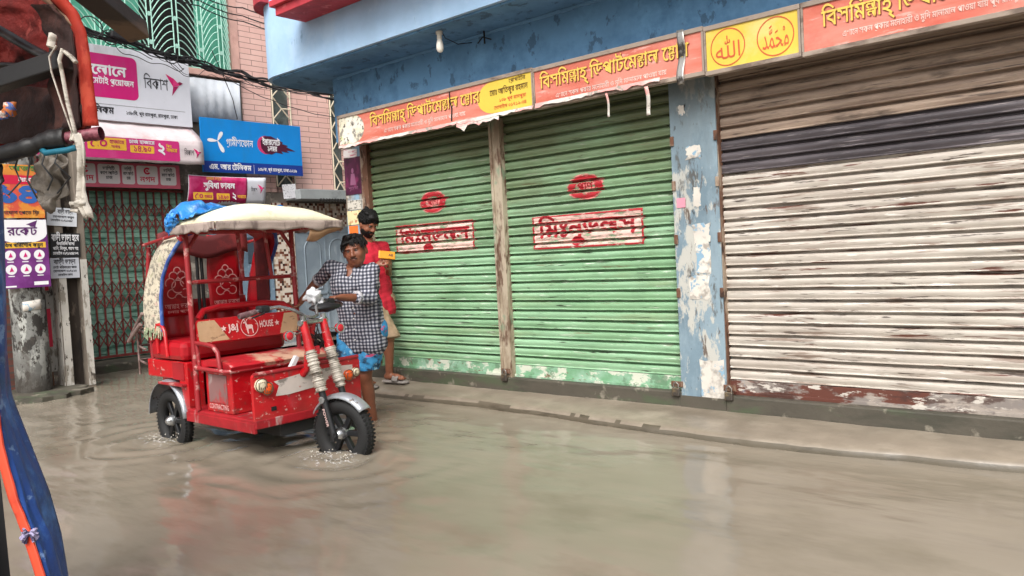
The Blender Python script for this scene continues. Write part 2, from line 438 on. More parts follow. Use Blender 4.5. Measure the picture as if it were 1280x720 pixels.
# stencilled paint follows the corrugation
def drape(mb_fn, z0, off, name, m, par):
    mb = MB(); mb_fn(mb); bm = mb.bm
    zs = [v.co.z for v in bm.verts]; k0 = int((min(zs)-z0)/PITCH)-1; k1 = int((max(zs)-z0)/PITCH)+1
    for k in range(k0, k1+1):
        for t, _ in PROF:
            g = bm.verts[:]+bm.edges[:]+bm.faces[:]
            bmesh.ops.bisect_plane(bm, geom=g, plane_co=(0, 0, z0+(k+t)*PITCH), plane_no=(0, 0, 1), dist=1e-5)
    for v in bm.verts:
        v.co.z += .012*mnoise.noise(V(v.co.x*2, v.co.z*2, 4)); v.co.y = SHY + prof(v.co.z, z0)-off-.004
    return mb.build(name, m, par)
def worn(name, c, lo, hi, sc=(9, 9, 45), rough=.6):
    t = NT(name); f = t.ramp(t.noise(sc, 5), lo, hi)
    t.b.inputs['Base Color'].default_value = hx(c); t.b.inputs['Roughness'].default_value = rough
    tr = t.n.new('ShaderNodeBsdfTransparent'); mx = t.n.new('ShaderNodeMixShader')
    t.link(f, mx.inputs[0]); t.link(tr.outputs[0], mx.inputs[1]); t.link(t.b.outputs[0], mx.inputs[2]); t.link(mx.outputs[0], t.out.inputs[0])
    return t.m
st_white = worn('stencil_white', '#d9b8ad', .36, .52); st_red = worn('stencil_red', '#a51e29', .33, .46, (12, 12, 40)); st_pink = worn('stencil_pink', '#d77f7c', .42, .6)
RX, UZ = (1, 0, 0), (0, 0, 1)
for sh, cx, w in ((s1, -5.71, 1.10), (s2, -3.89, 1.12)):
    zb = 1.40 if sh is s1 else 1.37; h = .285; o = (cx-w/2, SHY, zb)
    def back(mb):
        shape2d(mb, rrect(w, h, .03), o, RX, UZ)
    def redframe(mb):
        t = .018
        for a, b, c, d in ((0, 0, w, t*.8), (0, h-t, w, h), (0, t, t, h-t), (w-t, t, w, h-t)):
            mb.poly([(o[0]+a, SHY, zb+b), (o[0]+c, SHY, zb+b), (o[0]+c, SHY, zb+d), (o[0]+a, SHY, zb+d)])
        put_text(mb, 'মিঃনুডলস', (cx-w*.44, SHY, zb+.095), RX, UZ, .125, .032, fit=w*.88)
        shape2d(mb, disc(cx-.08, zb+.05, .07, .035), (0, SHY, 0), RX, UZ)
    def oval(mb):
        annulus(mb, cx+.02, zb+.49, .10, .175, (0, SHY, 0), RX, UZ, ry=.56)
        put_text(mb, 'প্রাণ', (cx+.02, SHY, zb+.462), RX, UZ, .06, .03, align='c')
    def ovalb(mb): shape2d(mb, disc(cx+.02, zb+.49, .19, .11), (0, SHY, 0), RX, UZ)
    drape(back, SZ0, .0012, 'stencil_ground', st_white, sh)
    drape(redframe, SZ0, .0026, 'stencil_lettering', st_red, sh)
    drape(ovalb, SZ0, .0012, 'stencil_ground', st_pink, sh)
    drape(oval, SZ0, .0026, 'stencil_emblem', st_red, sh)

# walls, columns, threshold
mb = MB()
mb.box((-7.0, 5.36, .02), (-6.70, 9.5, 3.30))                       # corner pier and flank wall
mb.box((-6.70, 5.60, .02), (1.6, 9.5, 3.29))                        # body behind the shutters
mb.build('wall', mat('grimy_corner_plaster', '#a8a49c', .85, layers=[('#7fa0b8', (3, 3, 1), .5, .62, .9), ('#756b60', (5, 5, 2), .55, .7), ('#cbc5ba', 7, .62, .7, .8)], bump=(22, .35, .005)), shop)
mb = MB(); mb.box((-7.0, 5.28, 2.62), (1.6, 5.598, 3.289)); mb.build('lintel_wall', blue_soffit, shop)
mb = MB(); mb.box((-6.70, 5.36, 2.56), (1.6, 5.597, 2.618)); mb.build('lintel_underside', mat('grimy_green_lintel', '#46553f', .9, layers=[('#37352c', 3, .45, .7)]), shop)
mb = MB(); mb.box((-3.03, 5.335, .12), (-2.66, 5.598, 2.556), .006)
c_ = mb.build('column', colmat, shop); c_['label'] = 'light blue column with peeling paint and torn paper scraps'
paper_old = mat('old_paper_scrap', '#cfc9bf', .8, layers=[('#9a948b', 8, .5, .65), ('#7fa0b5', 14, .6, .68)])
mb = MB()
for (x, z, w, h) in ((-2.90, 1.97, .11, .09), (-2.87, 1.36, .13, .13), (-2.86, 1.13, .12, .28), (-2.92, .93, .16, .18), (-2.86, .17, .20, .32), (-2.86, 1.62, .06, .14), (-2.95, 2.3, .05, .07)):
    pts = []; yy_ = 5.3325-.0006*z
    for ex0, ez0, ex1, ez1 in ((0, 0, 1, 0), (1, 0, 1, 1), (1, 1, 0, 1), (0, 1, 0, 0)):
        for k in range(5):
            f = k/5; pts.append((max(-3.02, min(-2.67, x+w*(ex0+(ex1-ex0)*f)+rnd.gauss(0, .006))), yy_, z+h*(ez0+(ez1-ez0)*f)+rnd.gauss(0, .007)))
    mb = MB(); mb.poly(pts[::-1]); mb.build('paper_scrap', paper_old, c_)
mb = MB(); mb.box((-2.995, 5.329, 1.62), (-2.925, 5.333, 1.69)); mb.build('pink_sticker', mat('pink_sticker', '#d98fa0', .6), c_)
for z in (2.08, 1.75, 1.35, .95):
    for x in (-3.028, -2.675): mb = MB(); mb.box((x, 5.322, z), (x+.03, 5.334, z+.07), .003); mb.build('hinge', rust, c_)
mb = MB(); mb.box((-4.855, 5.352, .15), (-4.745, 5.598, 2.556), .004); mb.box((-4.865, 5.34, .15), (-4.855+.018, 5.40, 2.55)); mb.box((-4.753, 5.34, .15), (-4.735, 5.40, 2.55))
mb.build('shutter_post', mat('rusted_guide_post', '#8a7a66', .7, layers=[('#a69a86', (6, 6, 2), .45, .6), ('#5e4636', (9, 9, 3), .52, .66), ('#6f8a70', (5, 5, 2.5), .58, .68, .7)], bump=(30, .4, .003)), shop)
for x0, x1 in ((-6.71, -6.60), (-2.672, -2.655)):
    mb = MB(); mb.box((x0, 5.35, .15), (x1, 5.42, 2.55)); mb.build('shutter_guide', rust, shop)
mb = MB(); mb.box((-6.98, 5.325, .0), (-3.03, 5.598, .236), .012); mb.box((-2.66, 5.315, .0), (1.6, 5.598, .237), .012); mb.box((-3.03, 5.32, 0), (-2.66, 5.333, .21))
mb.build('threshold', basecon, shop)
mb = MB(); mb.box((.55, 5.36, .2), (1.6, 5.598, 2.556)); mb.build('column', colmat, shop)

# overhanging roof slab: curved corner, fascia, soffit
def plan(y0, r, xl, ex=0):
    pts = [(1.8, y0-ex)]
    for k in range(9):
        a = R(270-90*k/8); pts.append((xl+r+(r+ex)*math.cos(a), y0+r+(r+ex)*math.sin(a)))
    pts += [(xl-ex, 9.5), (1.8, 9.5)]
    return pts
mb = MB(); P = plan(4.76, .36, -7.66)
mb.prism([(x, y, 3.31) for x, y in P][::-1], (0, 0, 1.5)); mb.build('roof_slab', blue, shop)
mb = MB(); P2 = plan(4.80, .33, -7.62); mb.prism([(x, y, 3.292) for x, y in P2][::-1], (0, 0, .017)); mb.build('soffit', blue_soffit, shop)
mb = MB()
def flutes(k): return .012*abs(math.sin(k*1.3))
P3 = plan(4.76, .36, -7.66, .10)
arc = P3[1:11]
inner = plan(4.76, .36, -7.66, -.02)[1:11]
mb.prism([(x, y, 4.06) for x, y in arc][::-1]+[(x, y, 4.06) for x, y in inner], (0, 0, .14))
mb.build('cornice', redtrim, shop)
mb = MB(); mb.box((-6.68, 4.42, 3.72), (1.8, 4.758, 3.80), .006); mb.box((-6.72, 4.38, 3.802), (1.8, 4.757, 3.86), .006)
mb.build('sunshade_ledge', redtrim, shop)
mb = MB()                                                           # plaster ridge where soffit meets wall
for k in range(70):
    x = -6.9+k*.11; mb.box((x, 5.262-.006*rnd.random(), 3.262+.01*rnd.random()), (x+.1101, 5.279, 3.29), .002)
mb.build('plaster_ridge', mat('ridge_blue', '#6b98bd', .9), shop)
mb = MB(); mb.tube([(-4.74, 5.22, 3.29), (-4.74, 5.22, 3.18)], .008, 6); mb.tube([(-4.82, 5.22, 3.2), (-4.74, 5.2, 3.235), (-4.66, 5.22, 3.2)], .006, 6)
mb.build('bracket', dark, shop)

# padlocks and their hasps
brass = mat('dull_padlock_steel', '#5c5650', .4, .7, layers=[('#8a7a60', 20, .5, .7)])
for i, (x, lab) in enumerate(((-4.80, 'dark padlock at the foot of the rusty post between the green shutters'), (-3.06, 'dark padlock at the foot of the middle green shutter beside the blue column'), (-2.63, 'dark padlock at the lower left corner of the white shutter'))):
    t = thing('padlock', (x, 5.33, .25), lab, 'padlock', 'padlocks along the shutter feet')
    mb = MB(); mb.box((x-.032, 5.295, .205), (x+.032, 5.325, .268), .008); mb.build('lock_body', brass, t)
    mb = MB(); mb.tube([(x-.02, 5.31, .265), (x-.02, 5.31, .295), (x, 5.31, .312), (x+.02, 5.31, .295), (x+.02, 5.31, .265)], .006, 6); mb.build('shackle', mat('shackle_steel', '#8b8680', .35, .8), t)
    mb = MB(); mb.box((x-.05, 5.3265, .27), (x+.05, 5.333, .315), .003); mb.build('hasp', rust, t)

# ------------------------------------------------------------------ painted sign boards over the shutters
frame_m = mat('sign_frame_wood', '#9c8d80', .7, layers=[('#6c5d52', (3, 9, 9), .5, .7)])
sg_red = mat('faded_red_sign', '#c96c58', .6, layers=[('#d98a7a', (.9, 2, 5), .38, .66, .85), ('#c14a3b', 2.2, .55, .8, .6), ('#e3b0a4', (3, 3, 16), .66, .74, .7)], vary=.05)
sg_yel = mat('faded_yellow_sign', '#dfc04a', .6, layers=[('#d8cd8c', 2.4, .55, .8, .6)], vary=.06)
sg_cream = mat('peeled_cream_sign', '#d6cfb6', .7, layers=[('#e4dfd2', 5, .45, .6), ('#8d887e', (9, 9, 9), .58, .64), ('#c6cf7a', 4, .62, .72, .6), ('#5d5852', (14, 14, 14), .66, .7)])
gold = mat('sign_gold_letter', '#ecc35a', .5, vary=.05); goldsh = mat('sign_letter_edge', '#7d3a22', .6); pale = mat('sign_pale_letter', '#e6c9be', .6); brown = mat('sign_brown_letter', '#6b5220', .6); signred = mat('sign_red_letter', '#cf5a34', .6)
tornw = mat('torn_white_vinyl', '#d8d3ca', .6, layers=[('#e0a09a', (2, 5, 5), .5, .62), ('#9a948a', 9, .6, .7)])
SY = 5.10
def signboard(x0, x1, z0, z1, label, panel):
    t = thing('shop_sign', ((x0+x1)/2, SY+.05, z0), label, 'shop sign', 'sign boards over the shutters')
    mb = MB(); mb.box((x0+.006, SY, z0+.01), (x1-.006, SY+.03, z1-.01)); mb.build('sign_panel', panel, t)
    mb = MB(); mb.box((x0, SY-.012, z1-.011), (x1, SY+.19, z1+.022), .004); mb.box((x0, SY-.006, z0-.02), (x1, SY+.05, z0+.011), .004)
    for x in (x0, x1-.014): mb.box((x, SY-.008, z0+.011), (x+.014, SY+.04, z1-.011))
    mb.build('sign_frame', frame_m, t)
    return t
NAME = 'বিসমিল্লাহ্ ডিপার্টমেন্টাল ষ্টোর'
def name_text(t, x0, x1, z, size, cut=None):
    txt = NAME if cut is None else NAME[:cut]
    for m, off, dx, b, nm in ((goldsh, .003, .006, .017, 'letter_shadow'), (gold, .006, 0, .011, 'lettering')):
        mb = MB(); put_text(mb, txt, (x0+dx, SY, z-dx), RX, UZ, size, b, fit=(x1-x0), off=off); mb.build(nm, m, t)
def scribble(t, x0, x1, z, size, txt, m, nm='small_lettering', b=.01, off=.003, y=None):
    mb = MB(); put_text(mb, txt, (x0, SY if y is None else y, z), RX, UZ, size, b, fit=x1-x0, off=off); return mb.build(nm, m, t)
A = signboard(-6.72, -4.125, 2.53, 2.82, 'faded red shop sign with peeled cream end and curved yellow field', sg_red)
mb = MB(); pts = [(-6.70, SY-.0015, 2.545)]+[(-6.46+.16*math.cos(R(a)), SY-.0015, 2.675+.135*math.sin(R(a))) for a in range(-90, 91, 15)]+[(-6.70, SY-.0015, 2.81)]
mb.poly(pts); mb.build('peeled_cream_field', sg_cream, A)
mb = MB(); pts = [(-4.135, SY-.0015, 2.81), (-4.62, SY-.0015, 2.81)]+[(-4.55+.20*math.cos(R(a)), SY-.0015, 2.675+.135*math.sin(R(a))) for a in range(100, 261, 16)]+[(-4.135, SY-.0015, 2.54)]
mb.poly(pts); mb.build('yellow_field', sg_yel, A)
name_text(A, -6.20, -4.72, 2.665, .088)
scribble(A, -6.0, -4.9, 2.575, .034, 'এখানে সকল প্রকার মনোহারী ও মুদি মালামাল পাওয়া যায়', pale)
scribble(A, -4.38, -4.2, 2.765, .03, 'প্রোপাইটর', brown, off=.004); scribble(A, -4.6, -4.18, 2.69, .042, 'মোঃ আতিকুর রহমান', brown, b=.02, off=.004)
scribble(A, -4.5, -4.2, 2.625, .026, '১৩৮ পূর্ব রামপুরা', signred, off=.004); scribble(A, -4.56, -4.2, 2.57, .026, 'মোবাইল ০১৭১২-৩৪', signred, off=.004)
B = signboard(-4.12, -2.605, 2.52, 2.81, 'red shop sign with torn white lower edge over the middle green shutter', sg_red)
name_text(B, -4.05, -2.72, 2.655, .09)
scribble(B, -3.9, -2.9, 2.56, .032, 'এখানে সকল প্রকার মনোহারী ও মুদি মালামাল পাওয়া যায়', pale)
Cc = signboard(-2.60, -1.935, 2.51, 2.80, 'yellow shop sign with two round calligraphy medallions', sg_yel)
for cx, g in ((-2.43, '\ufdf2'), (-2.10, '\ufdf4')):
    mb = MB(); annulus(mb, cx, 2.655, .118, .125, (0, SY, 0), RX, UZ, .003)
    vs, fs, w = glyph_raw(g, 0); s = .17/max(w, .01); ys = [y for x, y in vs]; xs = [x for x, y in vs]; s = .175/max(max(xs)-min(xs), 1e-3); sy = .15/max(max(ys)-min(ys), 1e-3); sx = s
    mb.raw([(cx+(x-(max(xs)+min(xs))/2)*sx, SY-.003, 2.655+(y-(max(ys)+min(ys))/2)*sy) for x, y in vs], fs); mb.build('calligraphy_medallion', signred, Cc)
D = signboard(-1.93, .62, 2.505, 2.80, 'red shop sign with gold lettering over the white shutter', sg_red)
name_text(D, -1.80, -.62, 2.645, .09)
scribble(D, -1.68, -.66, 2.56, .032, 'এখানে সকল প্রকার মনোহারী ও মুদি মালামাল পাওয়া যায় পূর্ব রামপুরা ঢাকা', pale)
# torn vinyl hanging along the lower edges
def torn(par, x0, x1, zt, amp, seed):
    mb = MB(); n = int((x1-x0)/.045); top = []; bot = []
    for k in range(n+1):
        x = x0+(x1-x0)*k/n; top.append((x, SY-.017, zt)); bot.append((x, SY-.024, zt-.015-amp*abs(mnoise.noise(V(x*6, seed, 0)))-amp*.5*rnd.random()))
    for k in range(n): mb.poly([top[k], bot[k], bot[k+1], top[k+1]])
    for k in range(n): mb.poly([(top[k][0], SY-.012, zt), (top[k+1][0], SY-.012, zt), (bot[k+1][0], SY-.020, bot[k+1][2]), (bot[k][0], SY-.020, bot[k][2])])
    return mb.build('torn_edge', tornw, par)
torn(A, -6.7, -4.13, 2.535, .03, 1); torn(A, -5.0, -4.5, 2.53, .09, 6); torn(B, -4.1, -2.95, 2.545, .035, 2)
mb = MB()
for x, z0, z1, w in ((-3.08, 2.30, 2.50, .03), (-3.42, 2.34, 2.51, .018)):
    mb = MB(); mb.sheet(lambda u, v, x=x, z0=z0, z1=z1, w=w: (x+w*v+.012*math.sin(u*5), SY+.0-.02*math.sin(u*4+1), z1-(z1-z0)*u), 10, 3, .004)
    mb.build('hanging_strip', tornw, B)
mb = MB(); mb.sheet(lambda u, v: (-2.80+.055*v+.01*math.sin(u*6), SY-.016-.012*math.sin(u*9), 2.84-.38*u), 16, 4, .003); mb.build('loose_metal_strip', mat('bent_tin', '#a7a49e', .4, .6, layers=[('#4f4a45', 6, .5, .62)]), B)
mb = MB(); mb.tube([(-5.08, SY-.008, 2.81), (-5.075, SY-.009, 2.72), (-5.06, SY-.008, 2.66), (-5.07, SY-.009, 2.55)], .006, 5); mb.build('crack', dark, A)

# bulb under the slab
t = thing('light_bulb', (-4.99, 4.92, 3.29), 'white bulb in a holder hanging under the blue roof slab', 'light bulb')
mb = MB(); mb.cyl((-4.99, 4.92, 3.29), (-4.99, 4.92, 3.265), .03); mb.cyl((-4.99, 4.92, 3.265), (-4.99, 4.92, 3.225), .02, .024); mb.build('bulb_holder', mat('bulb_holder', '#d0c9bd', .5), t)
mb = MB(); mb.lathe((-4.99, 4.92, 3.225), (0, 0, -1), [(0, .018), (.02, .024), (.05, .031), (.085, .032), (.105, .024), (.115, .01)], 16); mb.build('bulb_glass', mat('bulb_glass', '#e8e4da', .25, vary=0), t)
mb = MB(); mb.tube([(-4.97, 4.93, 3.285), (-4.95, 4.95, 3.23), (-4.945, 5.1, 3.2), (-4.94, 5.27, 3.24)], .004, 5); mb.build('wire', dark, t)

# posters on the corner pier
def flat(name, x0, x1, z0, z1, y, m, label, cat, th=.003, tilt=0, group=None):
    mb = MB(); mb.box((x0, y-th, z0), (x1, y, z1), rot=Matrix.Rotation(tilt, 3, 'Y'))
    return one(name, mb, m, ((x0+x1)/2, y, z0), label, cat, group)
t = thing('poster', (-6.84, 5.357, 2.05), 'dark maroon poster with pale figure on the corner pier', 'poster')
mb = MB(); mb.box((-6.985, 5.352, 2.06), (-6.71, 5.357, 2.45)); mb.build('poster_sheet', mat('maroon_poster', '#4a1636', .5, layers=[('#7a2a55', (7, 7, 4), .55, .75), ('#2a0b20', 5, .5, .7)]), t)
mb = MB(); shape2d(mb, disc(-6.85, 2.31, .02, .028), (0, 5.3505, 0), RX, UZ); shape2d(mb, [(-6.90, 2.16), (-6.80, 2.16), (-6.82, 2.28), (-6.88, 2.28)], (0, 5.3505, 0), RX, UZ); put_text(mb, 'শুভেচ্ছা', (-6.93, 5.3505, 2.11), RX, UZ, .03, .01, fit=.16); mb.build('poster_print', mat('poster_pale_print', '#8d5676', .6), t)
flat('paper_notice', -6.99, -6.76, 2.455, 2.54, 5.356, mat('white_notice', '#d9d2cf', .7, layers=[('#c07a86', (6, 6, 30), .56, .66)]), 'torn white notice above the maroon poster', 'notice', tilt=.08)
flat('paper_notice', -6.97, -6.74, 1.90, 2.0, 5.356, mat('grey_notice', '#c9c4b8', .7, layers=[('#6d6a62', (14, 14, 30), .56, .64)]), 'small grey printed notice below the maroon poster', 'notice', tilt=.03)
flat('paper_notice', -6.985, -6.73, 1.74, 1.89, 5.356, mat('yellow_notice', '#d5cfa0', .7, layers=[('#b56a4a', 16, .58, .66), ('#8fa060', 7, .58, .7)]), 'pale yellow notice above the orange sticker', 'notice')
flat('poster', -6.97, -6.82, 1.42, 1.73, 5.356, mat('orange_poster', '#e2712a', .6), 'bright orange sticker on the corner pier behind the man in red', 'sticker')

# ------------------------------------------------------------------ pink tiled building closing the street on the left
UY = (0, 1, 0)
def tile_material():
    t = NT('pink_wall_tile')
    s = t.sep(); cb = t.n.new('ShaderNodeCombineXYZ'); t.link(s[1], cb.inputs[0]); t.link(s[2], cb.inputs[1])
    br = t.n.new('ShaderNodeTexBrick'); t.link(cb.outputs[0], br.inputs[0])
    br.inputs['Color1'].default_value = hx('#dcb2a7'); br.inputs['Color2'].default_value = hx('#e2bcb1'); br.inputs['Mortar'].default_value = hx('#8d6a64')
    br.inputs['Scale'].default_value = 1; br.inputs['Mortar Size'].default_value = .0055; br.inputs['Brick Width'].default_value = .42; br.inputs['Row Height'].default_value = .092
    br.inputs['Mortar Smooth'].default_value = .2
    c = t.mix(t.math('MULTIPLY', t.ramp(t.noise((1, 2.5, .8), 5), .45, .75), .55), br.outputs[0], hx('#c79c92'))
    t.link(c, t.b.inputs['Base Color']); t.b.inputs['Roughness'].default_value = .55
    t.bump(br.outputs['Fac'], -.4, .006)
    return t.m
tile = tile_material()
pinkp = mat('pink_plaster', '#d3a89c', .85, layers=[('#b98d82', 2, .5, .75), ('#8f6f68', (5, 5, 2), .65, .8, .7)], bump=(20, .2, .004))
grimy = mat('grimy_wall', '#7d756c', .9, layers=[('#57504a', 2, .45, .7), ('#a59c90', 5, .6, .75)], bump=(18, .3, .005))
mint = mat('mint_board', '#63b79d', .7, layers=[('#4fa088', 1.7, .45, .75), ('#86c9b3', (3, 3, 1), .6, .8, .6)])
mintbar = mat('mint_grille_bar', '#a9d6c6', .5, vary=.05)
creambar = mat('cream_grille_bar', '#d9cdb4', .5, vary=.05)
PB = thing('pink_building', (-12.3, 7, 0), 'pink tiled building with mint window grilles above phone shop signs', 'building')
def bx(a, b, name, m, par, bev=0):
    mb = MB(); mb.box(a, b, bev); return mb.build(name, m, par)
mb = MB(); mb.box((-14, 7.2, 2.60), (-12, 7.74, 8)); mb.box((-14, 8.13, 2.6), (-12, 8.93, 8)); mb.box((-14, 9.22, 2.6), (-12, 11.5, 8)); mb.box((-14, 7.74, 2.6), (-12.12, 8.13, 8)); mb.box((-14, 8.93, 2.6), (-12.12, 9.22, 8))
mb.build('tiled_wall', tile, PB)
mb = MB(); mb.box((-14, -2, 2.602), (-12.01, 7.199, 4.40)); mb.box((-14, -2, 0), (-12.01, 4.55, 2.6)); mb.box((-14, 6.10, 2.3), (-12.01, 7.62, 2.6)); mb.box((-14, 6.10, 0), (-12.01, 6.45, 2.3)); mb.box((-14, 9.3, 0), (-12.01, 11.5, 2.6)); mb.box((-14.6, 6.4, 0), (-13.2, 7.7, 2.4))
mb.box((-14, 7.60, 2.42), (-12.02, 9.3, 2.6))
mb.build('plaster_wall', grimy, PB)
bx((-14, -2, 4.402), (-11.93, 7.199, 4.50), 'window_sill', pinkp, PB, .01)
bx((-14, 7.05, 4.502), (-11.99, 7.199, 8), 'window_jamb', pinkp, PB)
mb = MB()
mb.box((-14, -2, 3.7), (-12.006, 6.3, 4.38)); mb.build('upper_band', pinkp, PB)

def feather(mb, y0, y1, z0, z1, up, step=.115):
    """curved bars between two stems, rising (up=1) or falling to the right"""
    z = z0-.4
    while z < z1:
        pts = []
        for k in range(7):
            s = k/6; y = y0+(y1-y0)*(s if up > 0 else 1-s); pts.append((-11.955, y, z+.34*math.sin(s*math.pi/2)))
        pts = [p for p in pts if z0 <= p[2] <= z1]
        if len(pts) > 1: mb.tube(pts, .0085, 5, False)
        z += step
def grille_window(name, bays, z0, z1, backs):
    w = bx((-12.2, bays[0], z0), (-12.1, bays[-1], z1), 'window', dark, PB)
    mb = MB(); up = 1
    for a, b in zip(bays, bays[1:]):
        feather(mb, a+.035, b-.035, z0, z1, up); up = -up
        for y in (a-.035, a+.035): mb.tube([(-11.955, y, z0), (-11.955, y, z1)], .011, 5, False)
        z = z0+.3
        while z < z1: mb.lathe((-11.967, a, z), (1, 0, 0), [(0, .034), (.02, .034)], 10); z += .42
    for z in (z0+.01, z1-.01): mb.tube([(-11.96, bays[0], z), (-11.96, bays[-1], z)], .012, 5, False)
    mb.build('grille', mintbar, w)
    for a, b in backs: bx((-12.08, a, z0), (-12.06, b, z1), 'mint_board', mint, w)
grille_window('window', [4.2, 4.58, 4.96, 5.34, 5.72, 6.12, 6.52, 6.86, 7.04], 4.505, 6.6, ((4.2, 5.62), (6.50, 7.04)))
bx((-14, -2, 6.62), (-12.0, 7.05, 8), 'upper_wall', pinkp, PB)
def strip_window(y0, y1, z0, z1):
    w = bx((-12.118, y0, z0), (-12.10, y1, z1), 'window', mat('dusty_strip_glass', '#4e5a58', .3, layers=[('#6f7d7a', 3, .5, .7)]), PB)
    mb = MB(); z = z0; h = .38; a = y0+.02; b = y1-.02
    mb.tube([(-11.99, a, z0), (-11.99, a, z1)], .014, 5, False); mb.tube([(-11.99, b, z0), (-11.99, b, z1)], .014, 5, False)
    while z < z1:
        m_ = (a+b)/2
        mb.tube([(-11.99, a, z), (-11.99, m_, z+h*.5), (-11.99, a, z+h)], .013, 5, False); mb.tube([(-11.99, b, z), (-11.99, m_, z+h*.5)], .013, 5, False); mb.tube([(-11.99, m_, z+h*.5), (-11.99, b, z+h*.5)], .013, 5, False)
        z += h
    mb.build('grille', creambar, w)
strip_window(7.74, 8.13, 2.7, 7.9); strip_window(8.93, 9.22, 2.62, 7.9)
# corrugated sheet under the window
mb = MB(); n = 44; y0, y1 = 6.15, 7.14
mb.sheet(lambda u, v: (-11.96+.0035*math.sin(u*n*.9)+.01*v, y0+(y1-y0)*u, 3.66+.70*v), n*2, 2, .003)
mb.build('corrugated_sheet', mat('pale_corrugated_sheet', '#cdd3da', .5, layers=[('#9aa3ad', (2, 2, 1), .5, .7), ('#d0d4d9', 4, .6, .75)]), PB)
# ground floor: folding gate in front of a mint shutter
mb = MB(); zz = .12; yy0, yy1 = 4.55, 6.10
while zz < 2.6:
    mb.box((-12.16, yy0, zz), (-12.13, yy1, zz+.072)); zz += .084
mb.box((-12.2, yy0, .1), (-12.162, yy1, 2.6))
mb.build('roller_shutter', mat('mint_shutter', '#a8dcc6', .5, layers=[('#5d9580', (1, 2, 9), .5, .7), ('#a3cdbb', (2, 3, 14), .58, .72)]), PB)
mb = MB(); maroon = mat('maroon_gate_steel', '#7d3430', .5, 0, layers=[('#8f4a40', 12, .55, .7), ('#4f2020', 6, .55, .75)])
bars = [4.58+.118*k for k in range(13)]
for y in bars: mb.box((-12.075, y-.011, .14), (-12.055, y+.011, 2.6))
for za in (.30, .86, 1.42, 1.98):
    for a, b in zip(bars, bars[1:]):
        for z_, s in ((za, 1), (za, -1), (za+.2, 1), (za+.2, -1)):
            p = [(-12.05, a, z_ if s > 0 else z_+.2), (-12.05, b, z_+.2 if s > 0 else z_)]
            mb.tube(p, .009, 4, False)
for z in (.14, 2.56): mb.box((-12.09, 4.55, z), (-12.04, 6.10, z+.035))
g_ = mb.build('folding_gate', maroon, PB); g_['label'] = 'maroon folding lattice gate in front of a mint shutter'
bx((-12.6, 4.55, 2.601), (-12.011, 6.10, 2.98), 'lintel', grimy, PB)
mb = MB(); mb.box((-12.5, 4.2, -.1), (-11.45, 6.4, .115), .02); mb.build('door_step', basecon, PB)
# doors and mosaic behind the rickshaw
bluegate = mat('blue_grey_gate_paint', '#8b98a1', .5, layers=[('#78858f', 1.6, .45, .7), ('#9aa5ad', (4, 4, 1.5), .6, .78)])
d = bx((-12.06, 8.03, .1), (-12.0, 9.28, 2.0), 'gate', bluegate, PB); d['label'] = 'blue grey steel gate with raised arched panels'
mb = MB()
def archpanel(y0, y1, z0, z1):
    pts = [(-11.999, y0, z0)]+[(-11.999, (y0+y1)/2-(y1-y0)/2*math.cos(math.pi*k/10), z1-.18+.18*math.sin(math.pi*k/10)) for k in range(11)]+[(-11.999, y1, z0)]
    mb.tube(pts+[pts[0]], .014, 6, False)
archpanel(8.22, 8.55, .9, 1.78); archpanel(8.75, 9.1, .9, 1.78)
for z in (.8, 1.9): mb.box((-12.0, 8.08, z), (-11.985, 9.25, z+.03))
mb.box((-12.0, 8.64, .12), (-11.985, 8.67, 1.95))
mb.build('moulding', bluegate, d)
d = bx((-12.06, 6.46, .1), (-12.0, 7.58, 2.28), 'door', mat('pale_blue_door', '#7d95a8', .5, layers=[('#64798a', 2, .5, .7), ('#9db0bf', 5, .6, .75)]), PB)
mb = MB()
for y in (6.52, 7.06):
    for z in (.2, .78, 1.36): mb.box((-12.0, y+.05, z+.05), (-11.985, y+.42, z+.48), .008)
mb.build('moulding', mat('dark_blue_door_edge', '#44525f', .5), d)
def mosaic():
    t = NT('mosaic_tile'); s = t.sep(); cb = t.n.new('ShaderNodeCombineXYZ'); t.link(s[1], cb.inputs[0]); t.link(s[2], cb.inputs[1])
    mp = t.n.new('ShaderNodeMapping'); mp.inputs['Scale'].default_value = (24, 24, 1); t.link(cb.outputs[0], mp.inputs[0])
    sn = t.n.new('ShaderNodeVectorMath'); sn.operation = 'FLOOR'; t.link(mp.outputs[0], sn.inputs[0])
    w = t.n.new('ShaderNodeTexWhiteNoise'); t.link(sn.outputs[0], w.inputs[0])
    r = t.n.new('ShaderNodeValToRGB'); r.color_ramp.interpolation = 'CONSTANT'; e = r.color_ramp.elements
    e[0].color = hx('#d6cbbd'); e[1].position = .42; e[1].color = hx('#a58570')
    for p, c in ((.62, '#6d3d30'), (.78, '#c9b9a6'), (.9, '#43302a')): q = e.new(p); q.color = hx(c)
    t.link(w.outputs['Value'], r.inputs[0]); t.link(r.outputs[0], t.b.inputs['Base Color']); t.b.inputs['Roughness'].default_value = .25
    return t.m
mos = mosaic()
mb = MB(); mb.box((-12.3, 7.62, .1), (-11.98, 8.02, 2.418)); mb.box((-12.2, 8.021, 2.001), (-12.005, 9.3, 2.419))
mb.build('mosaic_pier', mos, PB)
mb = MB(); mb.box((-12.0, 7.9, 2.45), (-11.55, 9.7, 2.62), .01); mb.build('door_canopy', mat('grey_canopy_sheet', '#8f9494', .6, layers=[('#6d7272', 3, .5, .7)]), PB)
mb = MB()
for k in range(22): mb.cyl((-11.545, 8.3+k*.06, 2.44), (-11.53, 8.3+k*.06, 2.44), .026, n=8)
mb.build('canopy_trim', dark, PB)

